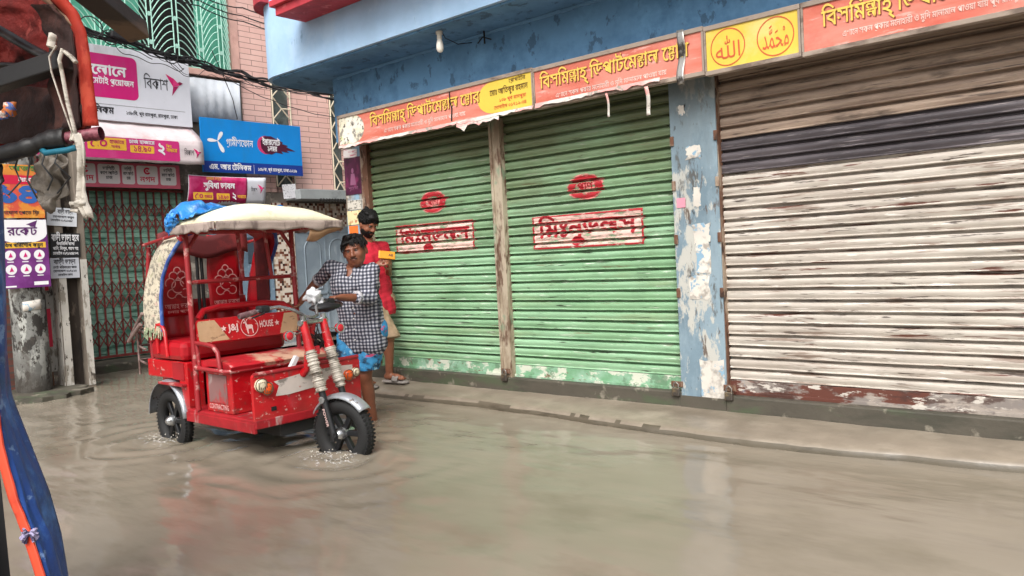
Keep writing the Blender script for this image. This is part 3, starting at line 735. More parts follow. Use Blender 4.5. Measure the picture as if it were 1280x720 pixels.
# signs on the pink building ------------------------------------------------------------------
dirt = lambda c: [(c, (2.2, 2.2, .45), .58, .85, .55), (c, (6, 6, 5), .68, .9, .5)]
wh = mat('sign_white', '#d9dbe3', .35, vary=.03, layers=dirt('#a7a5a4')); mag = mat('sign_magenta', '#cc1173', .4, vary=.05, layers=dirt('#b8457f')); pk = mat('sign_pink', '#cf2f7c', .45, vary=.08, layers=dirt('#c76a95'))
white_l = mat('letter_white', '#e8e8ea', .5, vary=0); ink = mat('letter_ink', '#2b2a30', .6, vary=0); inkpink = mat('letter_magenta', '#c0115f', .5, vary=0)
yel = mat('sign_yellow', '#e8b53a', .5, vary=.04); cyan = mat('sign_sky_blue', '#0a86d6', .35, vary=.04, layers=dirt('#2f7bb0')); navy = mat('sign_navy', '#16388c', .4, vary=.04); wine = mat('sign_wine', '#4b1230', .5, vary=.05); redl = mat('sign_crimson', '#c4183c', .5, vary=0)
steel = mat('sign_steel', '#70726f', .5, .5)
def LX(x): return lambda y, z: (x, y, z)
def sheet_rect(mb, x, y0, y1, z0, z1): mb.poly([(x, y0, z0), (x, y1, z0), (x, y1, z1), (x, y0, z1)])
def ltext(par, x, y0, z, size, txt, m, fit=None, b=.015, align='l', nm='lettering'):
    mb = MB(); put_text(mb, txt, (x, y0, z), UY, UZ, size, b, fit=fit, align=align); return mb.build(nm, m, par)
def lshape(par, x, pts, m, nm): mb = MB(); shape2d(mb, pts, (x, 0, 0), UY, UZ); return mb.build(nm, m, par)
def bird(par, x, y, z, s, m=None):
    """small folded-paper bird mark"""
    for i, (pts, c) in enumerate((((( -.62, .98), (.14, .62), (.04, -.15)), '#d0126a'), (((.14, .62), (.72, .08), (.04, -.15)), '#e0397f'), (((.04, -.15), (.60, -.02), (-.12, -1.0)), '#a30d55'), (((.50, .28), (.72, .40), (1.02, .26), (.72, .06)), '#8a0b45'))):
        lshape(par, x+i*.0004, [(y+a*s, z+b*s) for a, b in pts], mat('bird_mark_'+['rose', 'deep', 'light', 'dusk'][i], c, .5, vary=0), 'bird_emblem')
def board(x, y0, y1, z0, z1, m, name, label, cat, back=.10, fr=steel, group=None):
    t = thing(name, (x, (y0+y1)/2, z0), label, cat, group)
    mb = MB(); mb.box((x-.03, y0, z0), (x, y1, z1), .004); mb.build('sign_panel', m, t)
    for y in (y0+.15, y1-.2):
        mb = MB(); mb.box((-12.0, y, z0+.1), (x-.031, y+.04, z1-.1)); mb.build('bracket', fr, t)
    return t
bk = board(-11.70, 3.7, 6.155, 3.525, 4.57, wh, 'billboard', 'large white billboard with a magenta field, bird emblem and shop address', 'billboard')
X1 = -11.698
lshape(bk, X1, [(3.72, 3.842)]+[(5.28+.08*math.cos(R(a)), 3.92+.08*math.sin(R(a))) for a in range(-90, 1, 15)]+[(5.28+.08*math.cos(R(a)), 4.37+.08*math.sin(R(a))) for a in range(0, 91, 15)]+[(3.72, 4.455)], mag, 'magenta_field')
ltext(bk, X1+.002, 4.52, 4.16, .125, 'ডিজিটাল লোনে'[6:], white_l, fit=.68, b=.035)
ltext(bk, X1+.002, 4.72, 4.03, .075, 'মেটাই প্রয়োজন', white_l, fit=.58, b=.025)
ltext(bk, X1+.002, 5.45, 4.04, .15, 'বিকাশ', ink, fit=.36, b=.0, nm='brand_lettering'); bird(bk, X1+.002, 5.88, 4.13, .16)
ltext(bk, X1+.002, 4.62, 3.62, .085, 'টেলিকম', ink, fit=.37, b=.03)
ltext(bk, X1+.002, 5.16, 3.63, .045, '১৩৮/বি, পূর্ব রামপুরা, রামপুরা, ঢাকা', ink, fit=.76)
mb = MB(); sheet_rect(mb, X1, 3.75, 6.05, 3.745, 3.75); mb.build('rule_line', steel, bk)
gp = board(-11.70, 6.275, 8.085, 2.855, 3.70, cyan, 'billboard', 'sky blue phone shop billboard with white petal emblem and dark comet', 'billboard')
mb = MB(); sheet_rect(mb, X1, 6.28, 8.08, 2.86, 3.03); mb.build('navy_band', navy, gp)
mb = MB()
for a, l, w in ((60, .17, .075), (178, .17, .07), (-62, .20, .085)):
    c, s = math.cos(R(a)), math.sin(R(a)); pts = []
    for k in range(20):
        t_ = 2*math.pi*k/20; u_ = .5*l+.5*l*math.cos(t_); v_ = .5*w*math.sin(t_)*(.35+.75*u_/l); pts.append((6.545+u_*c-v_*s, 3.35+u_*s+v_*c))
    shape2d(mb, pts, (X1+.002, 0, 0), UY, UZ)
mb.build('petal_emblem', white_l, gp)
ltext(gp, X1+.002, 6.69, 3.285, .10, 'গ্রামীণফোন', white_l, fit=.47, b=.01)
lshape(gp, X1, disc(7.40, 3.34, .16, .15), mat('comet_pink', '#d03a72', .5, vary=.1), 'comet_glow')
lshape(gp, X1+.002, [(7.30, 3.40), (7.38, 3.485), (7.5, 3.49), (7.62, 3.44), (7.72, 3.40), (7.70, 3.375), (7.82, 3.35), (7.78, 3.33), (7.96, 3.265), (7.78, 3.27), (7.84, 3.235), (7.68, 3.25), (7.72, 3.205), (7.58, 3.23), (7.5, 3.19), (7.38, 3.205), (7.31, 3.28)], wine, 'comet')
ltext(gp, X1+.004, 7.335, 3.345, .085, 'ইন্টারনেটে', white_l, fit=.33, b=.03); ltext(gp, X1+.004, 7.42, 3.245, .075, '১নম্বর', white_l, fit=.18, b=.03)
ltext(gp, X1+.002, 6.38, 2.905, .075, 'এম. আর টেলিকম', white_l, fit=.72, b=.03); ltext(gp, X1+.002, 7.145, 2.89, .10, '|', white_l, fit=.012)
ltext(gp, X1+.002, 7.22, 2.91, .048, '১৩৮/ক, পূর্ব রামপুরা, ঢাকা-১২১৯', white_l, fit=.74, b=.02)
# curved awning sign
t = thing('awning_sign', (-11.45, 5, 2.93), 'faded pink and white awning sign with yellow price boxes over the folding gate', 'awning')
mb = MB(); sec = [(-12.0, 3.62), (-11.75, 3.50), (-11.55, 3.36), (-11.47, 3.27), (-11.45, 3.2), (-11.45, 2.925)]
mb.sheet(lambda u, v: (lambda k, f: (sec[k][0]+(sec[k+1][0]-sec[k][0])*f, 3.35+(6.165-3.35)*v+.0*u, sec[k][1]+(sec[k+1][1]-sec[k][1])*f+.006*math.sin(v*40)))(min(int(u*5), 4), u*5-min(int(u*5), 4)), 20, 30, .006)
mb.build('awning_cloth', mat('faded_awning_cloth', '#dccfd0', .6, layers=[('#cc9a98', (2, 2, 3), .5, .7, .8)], zlayers=[('#d3968f', 3.26, 3.42, 3)]), t)
XA = -11.444
lshape(t, XA, [(3.4, 2.955), (5.77, 2.955), (5.79, 2.975), (5.79, 3.235), (5.77, 3.25), (3.4, 3.25)], pk, 'pink_field')
for y0, y1, z0, z1 in ((4.5, 5.02, 3.07, 3.235), (5.07, 5.41, 3.05, 3.155)): lshape(t, XA+.002, [(a+y0, b+z0) for a, b in rrect(y1-y0, z1-z0, .015)], yel, 'price_box')
ltext(t, XA+.004, 4.53, 3.095, .12, '৫০', inkpink, fit=.24, b=.02); ltext(t, XA+.004, 4.79, 3.16, .045, 'হাজারে', inkpink, fit=.2); ltext(t, XA+.004, 4.81, 3.10, .032, 'সর্বোচ্চ', inkpink, fit=.12)
ltext(t, XA+.004, 5.06, 3.18, .045, 'চার্জ হাজারে', white_l, fit=.36, b=.03); ltext(t, XA+.004, 5.11, 3.07, .075, '১৪.৯০', inkpink, fit=.26, b=.02)
ltext(t, XA+.004, 5.46, 3.05, .15, '২', white_l, fit=.11, b=.04); ltext(t, XA+.004, 5.59, 3.15, .035, 'প্রিয়', yel, fit=.08, b=.02); ltext(t, XA+.004, 5.59, 3.09, .045, 'নাম্বারে', yel, fit=.16, b=.03)
ltext(t, XA+.004, 4.26, 3.08, .07, 'সুবিধা', white_l, fit=.2, b=.03)
ltext(t, XA+.004, 5.86, 3.06, .07, 'বিকাশ', ink, fit=.15, b=-.0); bird(t, XA+.004, 6.05, 3.09, .075)
# row of small cards on a pink board
ng = board(-11.75, 3.6, 5.92, 2.585, 2.94, mat('sign_dusty_pink', '#c2596c', .5, vary=.05), 'sign_board', 'pink board with a row of white rounded cards below the awning', 'sign board', group=None)
card = mat('white_card', '#d3cdcb', .5, vary=.04)
for i, (y0, y1) in enumerate(((4.10, 4.38), (4.42, 4.70), (4.73, 5.03), (5.06, 5.24), (5.27, 5.58), (5.615, 5.86))):
    cd = lshape(ng, -11.748, [(y0+a, 2.635+b) for a, b in rrect(y1-y0, .275, .03)], card, 'card')
    yc = (y0+y1)/2
    if i in (1, 4):
        mb = MB(); annulus(mb, yc, 2.835, .026, .052, (-11.746, 0, 0), UY, UZ, 0, 40, 330); annulus(mb, yc, 2.835, .004, .016, (-11.746, 0, 0), UY, UZ); put_text(mb, 'নগদ', (-11.746, yc-.11, 2.675), UY, UZ, .07, .02, fit=.22); mb.build('swirl_emblem', redl, cd)
    else:
        mb = MB()
        for k, (s_, w_) in enumerate((('ভার্সিটি', .55), ('ক্যাশ আউটে', .8), ('চার্জ', .3))): put_text(mb, s_, (-11.746, yc, 2.83-k*.065), UY, UZ, .04, .02, fit=w_*(y1-y0), align='c')
        mb.build('card_lettering', ink, cd)
# second banner beside the doors
b2 = thing('banner', (-11.6, 6.6, 2.35), 'small magenta banner with yellow price boxes below the sky blue billboard', 'banner')
mb = MB(); mb.sheet(lambda u, v: (-11.6-.10*(1-v)**2+.012*math.sin(u*9+v*3), 5.97+(7.30-5.97)*u, 2.37+.42*v-.015*math.sin(u*math.pi)), 24, 6, .004)
mb.build('banner_cloth', wh, b2)
mb = MB(); mb.sheet(lambda u, v: (-11.594-.10*(1-v)**2+.012*math.sin(u*6.8+v*3), 5.98+(6.95-5.98)*u, 2.38+.40*v-.011*math.sin(u*2.4)), 24, 6, .003); mb.build('pink_field', mat('banner_magenta', '#c2185f', .5, layers=[('#d1487f', 2, .5, .7)]), b2)
XB = -11.578
for y0, y1, z0, z1 in ((6.04, 6.36, 2.42, 2.53), (6.42, 6.64, 2.42, 2.52)): lshape(b2, XB-.034, [(a+y0, b+z0) for a, b in rrect(y1-y0, z1-z0, .01)], yel, 'price_box')
ltext(b2, XB, 6.25, 2.715, .045, 'নানান ভাবে', yel, fit=.25, b=.02); ltext(b2, XB, 6.2, 2.59, .08, 'সুবিধা ডাবল', white_l, fit=.52, b=.035)
ltext(b2, XB-.03, 6.06, 2.435, .075, '৫০', inkpink, fit=.14, b=.02); ltext(b2, XB-.03, 6.22, 2.445, .04, 'হাজারে', inkpink, fit=.12); ltext(b2, XB-.03, 6.44, 2.435, .055, '১৪.৯০', inkpink, fit=.18, b=.02); ltext(b2, XB-.03, 6.68, 2.43, .10, '২', white_l, fit=.07, b=.03); ltext(b2, XB-.03, 6.77, 2.45, .045, 'নাম্বারে', yel, fit=.15, b=.02)
ltext(b2, XB, 7.0, 2.56, .05, 'বিকাশ', ink, fit=.11); bird(b2, XB, 7.17, 2.60, .075)
t = thing('paper_notice', (-11.7, 7.8, 2.49), 'white printed paper hanging below the sky blue billboard', 'notice')
mb = MB(); mb.box((-11.703, 7.665, 2.47), (-11.70, 7.925, 2.71), rot=Matrix.Rotation(R(5), 3, 'X')); mb.build('paper_sheet', mat('printed_paper', '#d5d5d8', .6, layers=[('#8f8f96', (30, 30, 40), .58, .66)]), t)
mb = MB(); mb.tube([(-11.7, 7.75, 2.7), (-11.71, 7.76, 2.86)], .004, 4); mb.build('string', dark, t)

# ------------------------------------------------------------------ left roadside: pole, pillar, posters, brick wall
def brickmat():
    t = NT('dark_red_brick'); s = t.sep(); cb = t.n.new('ShaderNodeCombineXYZ'); t.link(s[1], cb.inputs[0]); t.link(s[2], cb.inputs[1])
    br = t.n.new('ShaderNodeTexBrick'); t.link(cb.outputs[0], br.inputs[0])
    br.inputs['Color1'].default_value = hx('#6b3f35'); br.inputs['Color2'].default_value = hx('#54322b'); br.inputs['Mortar'].default_value = hx('#4b443e')
    br.inputs['Scale'].default_value = 1; br.inputs['Mortar Size'].default_value = .012; br.inputs['Brick Width'].default_value = .25; br.inputs['Row Height'].default_value = .082
    t.link(t.mix(t.ramp(t.noise(3, 5), .5, .75), br.outputs[0], hx('#2e2723')), t.b.inputs['Base Color']); t.b.inputs['Roughness'].default_value = .9
    t.bump(br.outputs['Fac'], -.6, .01); return t.m
mb = MB(); mb.box((-11.3, 0.5, -.12), (-10.75, 3.62, 2.9)); one('brick_wall', mb, brickmat(), (-11, 2, 0), 'grimy dark red brick wall behind the painted pillar', 'wall')
mb = MB()
pts = []
for k in range(30):
    a = 2*math.pi*k/30; pts.append((-10.15+.55*math.cos(a)*(1+.25*mnoise.noise(V(k*.7, 0, 0))), 3.22+.55*math.sin(a)*(1+.22*mnoise.noise(V(k*.9, 3, 0))), -.12))
mb.prism(pts, (0, 0, .17)); tag(mb.build('kerb', basecon), kind='structure')
t = thing('painted_pillar', (-10.35, 3.27, 0), 'rounded concrete pillar with flaking grey paint behind the posters', 'pillar')
mb = MB(); mb.loft([[V(-10.33+.20*math.cos(a)*s, 3.27+.185*math.sin(a)*s, z) for a in (2*math.pi*k/22 for k in range(22))] for z, s in ((.03, .95), (.10, 1.02), (.5, 1.0), (1.2, .98), (2.75, .96), (2.8, .9))])
mb.build('shaft', mat('flaking_grey_paint', '#7d7e7a', .85, tuned=True, layers=[('#62625e', 3, .42, .62), ('#9b9c96', (7, 7, 4), .54, .58), ('#2b2825', (6, 6, 3.5), .53, .565), ('#35302b', (14, 14, 8), .56, .60), ('#46403a', (2.5, 2.5, 1.5), .55, .64)], zlayers=[('#3f3a34', .50, .12, 4, .8)], bump=(16, .5, .006)), t)
mb = MB(); mb.sheet(lambda u, v: (-10.33+.201*math.cos(R(-35+60*u)), 3.27+.187*math.sin(R(-35+60*u)), .98+.11*v+.02*u), 10, 2, .002); mb.build('torn_notice', paper_old, t)
rk = thing('poster', (-10.1, 3.23, 1.26), 'purple and white mobile payment poster with six round icons', 'poster')
mb = MB(); mb.box((-10.108, 2.95, 1.25), (-10.10, 3.455, 2.02)); mb.build('poster_sheet', mat('purple_poster', '#6a2a72', .45, layers=[('#7d3c86', 2, .5, .7)]), rk)
XR = -10.098
lshape(rk, XR, [(2.95, 1.84)]+[(3.2+.255*math.cos(R(a)), 1.87+.12*math.sin(R(a))) for a in range(200, 341, 14)]+[(3.452, 1.86), (3.452, 2.018), (2.95, 2.018)], white_l, 'white_field')
ltext(rk, XR+.002, 3.05, 1.845, .085, 'রকেট', mat('letter_purple', '#5b2a63', .5, vary=0), fit=.30, b=.02); lshape(rk, XR+.002, [(3.24, 1.965), (3.36, 2.012), (3.33, 1.93), (3.30, 1.95)], mat('letter_purple', '#5b2a63'), 'dart_emblem')
lshape(rk, XR, [(2.98, 1.70), (3.43, 1.70), (3.43, 1.765), (2.98, 1.765)], yel, 'yellow_strip'); ltext(rk, XR+.002, 3.0, 1.712, .036, 'বিল পরিশোধ করুন', ink, fit=.40, b=.03)
for y in (3.06, 3.21, 3.355):
    for z in (1.62, 1.46):
        dsc = lshape(rk, XR, disc(y, z, .056), white_l, 'round_icon'); lshape(dsc, XR+.002, [(y-.02, z-.025), (y+.024, z-.02), (y+.004, z+.03)], mag, 'icon_mark')
        mb = MB(); sheet_rect(mb, XR, y-.035, y+.03, z-.08, z-.069); mb.build('icon_caption', white_l, rk)
lshape(rk, XR, [(3.28, 1.275), (3.43, 1.275), (3.43, 1.315), (3.28, 1.315)], white_l, 'small_logo_box')
lshape(rk, XR, [(2.95, 1.26), (3.1, 1.262), (3.1, 1.28), (2.95, 1.278)], white_l, 'caption_strip')
orp = thing('poster', (-10.1, 3.2, 2.04), 'orange poster with big blue numerals above the purple poster', 'poster')
mb = MB(); mb.box((-10.112, 2.9, 2.04), (-10.104, 3.45, 2.64)); mb.build('poster_sheet', mat('orange_yellow_poster', '#d98a35', .5, layers=[('#c9503c', (2, 3, 2), .52, .6), ('#e2b24f', 3, .55, .7)]), orp)
ltext(orp, -10.101, 2.98, 2.22, .17, '১৪', mat('numeral_blue', '#2f5fa8', .5, vary=.1), fit=.42, b=.06); ltext(orp, -10.101, 3.12, 2.57, .05, 'আজই', mat('numeral_green', '#3b7d3f', .5, vary=.1), fit=.26, b=.02); ltext(orp, -10.101, 2.99, 2.08, .035, 'সংযোগ পেতে ফ্রি', ink, fit=.4, b=.02)
mb = MB(); sheet_rect(mb, -10.102, 2.93, 3.36, 2.42, 2.52); mb.build('red_strip', redl, orp); ltext(orp, -10.1, 3.2, 2.45, .04, 'ইন্টারনেট', white_l, fit=.2, b=.02)
t = thing('utility_pole', (-10.3, 3.78, 0), 'grooved concrete utility pole with white painted edges and paper notices', 'utility pole')
mb = MB()
polem = mat('pole_concrete', '#7a7064', .85, layers=[('#5a5047', (4, 4, 1), .45, .7), ('#948a7d', 6, .6, .75)], bump=(25, .4, .005))
mb.box((-10.52, 3.605, -.12), (-10.30, 3.70, 6.5), .012); mb.box((-10.52, 3.855, -.12), (-10.30, 3.945, 6.5), .012); mb.build('shaft', polem, t)
mb = MB(); mb.box((-10.50, 3.701, -.12), (-10.42, 3.854, 6.5)); mb.build('web', mat('pole_dark_groove', '#3a322b', .9, layers=[('#241f1b', (4, 4, 1.5), .5, .7), ('#6b5f54', (5, 5, 2), .62, .75)]), t)
mb = MB(); mb.box((-10.30, 3.612, .02), (-10.296, 3.693, 1.40)); mb.box((-10.30, 3.862, .02), (-10.296, 3.938, 1.55)); mb.box((-10.52, 3.5995, .02), (-10.31, 3.604, 1.4))
mb.build('white_paint', mat('chipped_white_paint', '#bdb9b0', .8, layers=[('#8a8378', (7, 7, 3), .55, .62), ('#4a433b', (12, 12, 6), .62, .67)]), t)
def notice(y0, y1, z0, z1, m, label, lines, lm, tilt=0):
    t = thing('paper_notice', (-10.29, (y0+y1)/2, z0), label, 'notice', 'notices on the utility pole')
    rot = Matrix.Rotation(tilt, 3, 'X')
    mb = MB(); mb.box((-10.293, y0, z0), (-10.288, y1, z1), rot=rot); mb.build('paper_sheet', m, t)
    mb = MB(); c = V(-10.2868, (y0+y1)/2, (z0+z1)/2)
    for s_, fy, fz, sz, w_ in lines: put_text(mb, s_, c+rot @ V(0, (fy-.5)*(y1-y0), (fz-.5)*(z1-z0)), rot @ V(0, 1, 0), rot @ V(0, 0, 1), sz, .03, fit=w_*(y1-y0), align='c')
    mb.build('lettering', lm, t)
notice(3.53, 3.86, 1.955, 2.17, mat('notice_white', '#cfd3d8', .7, vary=.04), 'white paper notice at the top of the three on the pole', (('বাড়ী ভাড়া', .6, .68, .045, .5), ('যোগাযোগ করুন', .55, .45, .022, .7), ('মোবাইল ০১৭১২৩৪৫', .5, .25, .022, .75)), ink, R(-4))
notice(3.545, 3.875, 1.585, 1.87, mat('notice_black', '#17181c', .6, vary=.04), 'black notice with white lettering on the pole', (('বাড়ী ভাড়া হবে', .5, .68, .07, .92), ('ফ্যামিলি বাসা', .5, .5, .03, .6), ('পানি, বিদ্যুৎ, গ্যাস সহ', .5, .3, .032, .85), ('মোবাইল ০১৭১২৩৪৫৬৭', .5, .1, .03, .85)), white_l, R(-2))
notice(3.525, 3.845, 1.335, 1.575, mat('notice_grey', '#b9bcc4', .7, vary=.04), 'pale grey paper notice lowest of the three on the pole', (('বাড়ী ভাড়া', .5, .70, .05, .75), ('ছোট পরিবারের জন্য', .5, .48, .025, .8), ('যোগাযোগ ০১৭১২৩', .5, .30, .025, .8), ('মোবাইল ফোন', .5, .12, .022, .5)), ink, R(-1))
t = thing('sign_strip', (-10.5, 3.53, .3), 'narrow grey and red metal strip standing between pillar and pole', 'sign')
mb = MB(); mb.box((-10.52, 3.46, .22), (-10.50, 3.60, 2.6)); mb.build('strip_panel', mat('grey_tin', '#a29f98', .6, .2, layers=[('#6b645b', (6, 6, 3), .52, .62), ('#3f3933', (9, 9, 5), .62, .68)]), t)
mb = MB()
for a, b in ((.52, .98), (1.2, 1.75), (1.95, 2.4)): mb = MB(); mb.box((-10.4995, 3.50, a), (-10.497, 3.56, b)); mb.build('red_mark', redl, t)
mb = MB(); mb.box((-10.56, 3.50, -.12), (-10.521, 3.55, 2.5)); mb.build('post', rust, t)

# far side: a plain grey wall to close the lane behind the signs, cables
mb = MB(); mb.box((-14, 11.5, 0), (-4, 12, 7)); one('lane_wall', mb, grimy, (-9, 11.7, 0), 'grey plaster wall closing the lane behind the shop', 'wall')
cabm = mat('cable_black', '#1d1c1e', .6, vary=0)
def cable(pts, r, label, sag=.0, kinks=0, seed=0, group='cables strung along the pink building'):
    P = []
    for (a, b) in zip(pts, pts[1:]):
        a, b = V(*a), V(*b); n = 14
        for k in range(n): s = k/n; p = a.lerp(b, s); p.z -= sag*4*s*(1-s)*(b-a).length*.1; p += V(mnoise.noise(p*3+V(seed, 0, 0)), mnoise.noise(p*3+V(0, seed, 5)), mnoise.noise(p*4+V(seed, 5, 0)))*kinks; P.append(p)
    P.append(V(*pts[-1])); mb = MB(); mb.tube(P, r, 6)
    return one('cable', mb, cabm, P[0], label, 'cable', group)
cl = 'black cable in the sagging bundle above the white billboard'
for k in range(9):
    q = rnd.uniform
    cable([(-11.5+q(-.1, .1), 3.3, 4.80+q(-.1, .12)), (-11.5, 4.55, 4.68+q(-.05, .06)), (-11.45, 5.25, 4.58+q(-.06, .06)), (-11.5, 6.1, 4.50+q(-.06, .06)), (-11.5, 6.9, 4.40+q(-.06, .05)), (-11.4, 7.4, 4.27+q(-.05, .08)), (-10.5, 9.0, 4.15+q(-.2, .25))], q(.007, .014), cl, .5, .05, k*3)
for k in range(8):
    q = rnd.uniform; y0 = q(4.6, 6.6)
    cable([(-11.5+q(-.1, .15), y0, 4.72-.19*(y0-4.55)+q(-.05, .12)), (-11.42, y0+q(.25, .5), 4.60-.19*(y0-4.55)+q(-.2, .12)), (-11.45, y0+q(.7, 1.2), 4.52-.19*(y0-4.55)+q(-.1, .14))], q(.003, .006), 'thin loose wire twisted into the cable bundle', .5, .09, k*5+90, 'thin wires in the cable bundle')
for k, (za, zb) in enumerate(((5.42, 5.30), (5.34, 5.2), (5.5, 5.42))): cable([(-11.5, 5.4, za+.2), (-11.5, 6.3, za), (-11.4, 6.95, zb), (-10.8, 8.6, zb-.15)], .009, 'black cable running past the top of the mint grille', .6, .02, k+40, 'cables past the mint grille')
cable([(-11.5, 6.45, 4.70), (-11.5, 6.6, 4.35), (-11.55, 6.77, 3.97), (-11.62, 6.86, 3.70)], .007, 'thin black cable dropping to the sky blue billboard', 0, .02, 61)
cable([(-11.5, 6.2, 4.6), (-11.2, 7.1, 4.0), (-10.6, 8.6, 3.7)], .006, 'thin black cable sloping across the pink tiles', .5, .02, 71)
cable([(-11.5, 6.3, 4.5), (-11.3, 7.0, 4.2), (-10.4, 8.9, 4.4)], .006, 'thin black cable crossing the pink tiles below the bundle', .8, .02, 77)
for k, (y, z, r) in enumerate(((4.65, 4.72, .14), (5.75, 4.47, .09), (4.9, 4.62, .10))):
    mb = MB(); mb.tube([(-11.42+.01*math.sin(a*5), y+r*math.cos(a)*1.1, z+r*math.sin(a)) for a in (2*math.pi*j/24*1.9 for j in range(25))], .008, 5)
    one('cable_coil', mb, cabm, (-11.42, y, z), ('large loose loop of spare cable at the left end of the bundle', 'small tight loop of spare cable over the billboard corner', 'middle loop of spare cable above the magenta field')[k], 'cable coil', 'spare cable loops')
mb = MB(); mb.box((-11.5, 4.9, 4.60), (-11.38, 5.22, 4.70), .02, rot=Matrix.Rotation(R(-8), 3, 'X'))
mb.tube([(-11.44, 4.85, 4.68), (-11.44, 5.0, 4.65)], .02, 6); mb.tube([(-11.44, 5.18, 4.63), (-11.44, 5.35, 4.58)], .02, 6); one('splice_box', mb, cabm, (-11.44, 5.06, 4.62), 'black cable splice box in the bundle above the white billboard', 'splice box')

# ------------------------------------------------------------------ the red three-wheeled rickshaw
carred = mat('rickshaw_red_paint', '#b3101a', .32, layers=[('#8d0c15', (2, 2, 4), .5, .75, .8), ('#c8383a', (3, 5, 2), .62, .78, .5), ('#6b3b36', (14, 14, 9), .64, .70, .7), ('#c9a59b', (18, 18, 30), .68, .73, .7)], vary=.08, coat=.15, bump=(7, .12, .01), zlayers=[('#6b3f38', .50, .22, 5)])
dullred = mat('scuffed_red_paint', '#9c1620', .5, layers=[('#7f1018', 3, .45, .7), ('#a88f8a', (6, 6, 1.6), .60, .72, .8), ('#4f3a38', (9, 9, 4), .66, .74, .7)], vary=.1)
redrail = mat('red_rail_paint', '#8f1f25', .45, layers=[('#b98f88', 12, .6, .7, .7)], vary=.1)
vinyl = mat('red_seat_vinyl', '#a3101c', .35, layers=[('#7b0c16', 4, .5, .75)], vary=.1, bump=(9, .3, .01))
seatworn = mat('worn_driver_seat', '#a81a24', .4, layers=[('#b99a82', (1.4, 2.2, 2), .52, .62, .9), ('#7f1018', 5, .6, .75)], vary=.1, bump=(12, .25, .008))
tyre = mat('tyre_rubber', '#161616', .75, vary=.25, bump=(40, .3, .003)); rimm = mat('dark_alloy', '#2a2b2d', .45, .6, vary=.15); chrome = mat('scuffed_chrome', '#b9bbbd', .25, .85, layers=[('#7d7c79', 6, .5, .7)]); fendm = mat('silver_fender', '#a9adb2', .35, .6, layers=[('#83868a', 5, .5, .7), ('#5f5348', 12, .68, .74)])
blackp = mat('black_plastic', '#17181a', .5, vary=.1); chass = mat('chassis_black', '#191817', .7)
beige = mat('beige_panel', '#bb9a77', .6, layers=[('#a5835f', 5, .5, .75), ('#7d6148', (4, 8, 20), .66, .72, .7)])
canvas = mat('cream_roof_canvas', '#d8d2b6', .8, layers=[('#c9c0a0', 2.2, .45, .7), ('#8f8468', 4, .65, .78, .7)], bump=(9, .3, .01)); hemm = mat('grubby_canvas_hem', '#9a8b82', .85, layers=[('#6d5f59', (9, 9, 4), .5, .65)], bump=(20, .5, .006))
lace = mat('lace_pattern_cover', '#c2b8a3', .85, layers=[('#6d685f', (30, 30, 30), .50, .60, .85), ('#b88f88', (11, 11, 11), .66, .72, .7), ('#8d8f6d', 9, .68, .76, .6)], bump=(40, .4, .004))
wrapm = mat('white_plastic_wrap', '#b4aca0', .5, layers=[('#6f675d', (9, 9, 14), .5, .66)], bump=(22, .5, .006)); wrapw = mat('white_plastic_bag', '#cfd0d2', .4, layers=[('#a9aaae', 9, .5, .7)])
pinkline = mat('pale_pink_print', '#cf9b98', .6, vary=.05); amber = mat('amber_lens', '#d9541e', .2, vary=.05); clearl = mat('clear_lens', '#cfc4a8', .2, vary=.08)
RK = thing('electric_rickshaw', (-5.6, 3.39, -.1), 'red three wheeled passenger rickshaw with cream canvas roof standing in the flood water', 'rickshaw')
YN, YF, YC = 2.93, 3.85, 3.39
# chassis and floor
mb = MB(); mb.box((-6.6, 3.14, .13), (-5.02, 3.64, .219)); mb.tube([(-6.3, 2.98, .16), (-6.3, 3.8, .16)], .035, 8); mb.box((-6.1, 3.25, .06), (-5.5, 3.55, .129), .02); mb.tube([(-6.25, 3.2, .16), (-5.2, 3.2, .2)], .02, 8); mb.tube([(-6.25, 3.58, .16), (-5.2, 3.58, .2)], .02, 8); mb.build('chassis', chass, RK)
mb = MB(); mb.box((-5.96, YN, .22), (-4.985, YF, .285), .008); mb.box((-5.97, YN-.006, .19), (-5.0, YN+.018, .262), .004)
mb.build('floor_pan', dullred, RK)
# passenger tub
mb = MB(); mb.box((-6.62, 3.06, .286), (-5.94, 3.72, .63), .01); mb.box((-6.62, 2.945, .50), (-5.96, 3.835, .64), .01); mb.box((-6.03, 2.945, .25), (-5.94, 3.835, .62), .008)
mb.prism([(-6.0, 2.942, .30), (-5.935, 2.942, .30), (-5.935, 2.942, .63), (-6.13, 2.942, .63)], (0, .05, 0))
tub = mb.build('passenger_tub', carred, RK)
mb = MB(); mb.box((-6.17, 2.936, .50), (-5.99, 2.941, .635)); mb.build('side_plate', dullred, tub)
mb = MB(); mb.box((-6.36, 2.90, .455), (-5.96, 2.99, .475), .004); mb.build('side_step', redrail, tub)
mb = MB(); mb.box((-6.52, 2.93, .645), (-5.97, 3.85, .80), .045); mb.build('passenger_seat', vinyl, RK)
mb = MB()
mb.sheet(lambda u, v: (-6.53-.05*v+.018*math.sin(u*math.pi*6)**2, 2.95+.88*u, .78+.32*v), 36, 6, .05); mb.build('passenger_backrest', vinyl, RK)
mb = MB(); mb.tube([(-6.36, 2.925, .70), (-6.36, 2.92, .88), (-6.34, 2.92, .93), (-6.27, 2.92, .93), (-6.22, 2.92, .88), (-6.20, 2.92, .68)], .016, 8); mb.build('armrest', carred, RK)
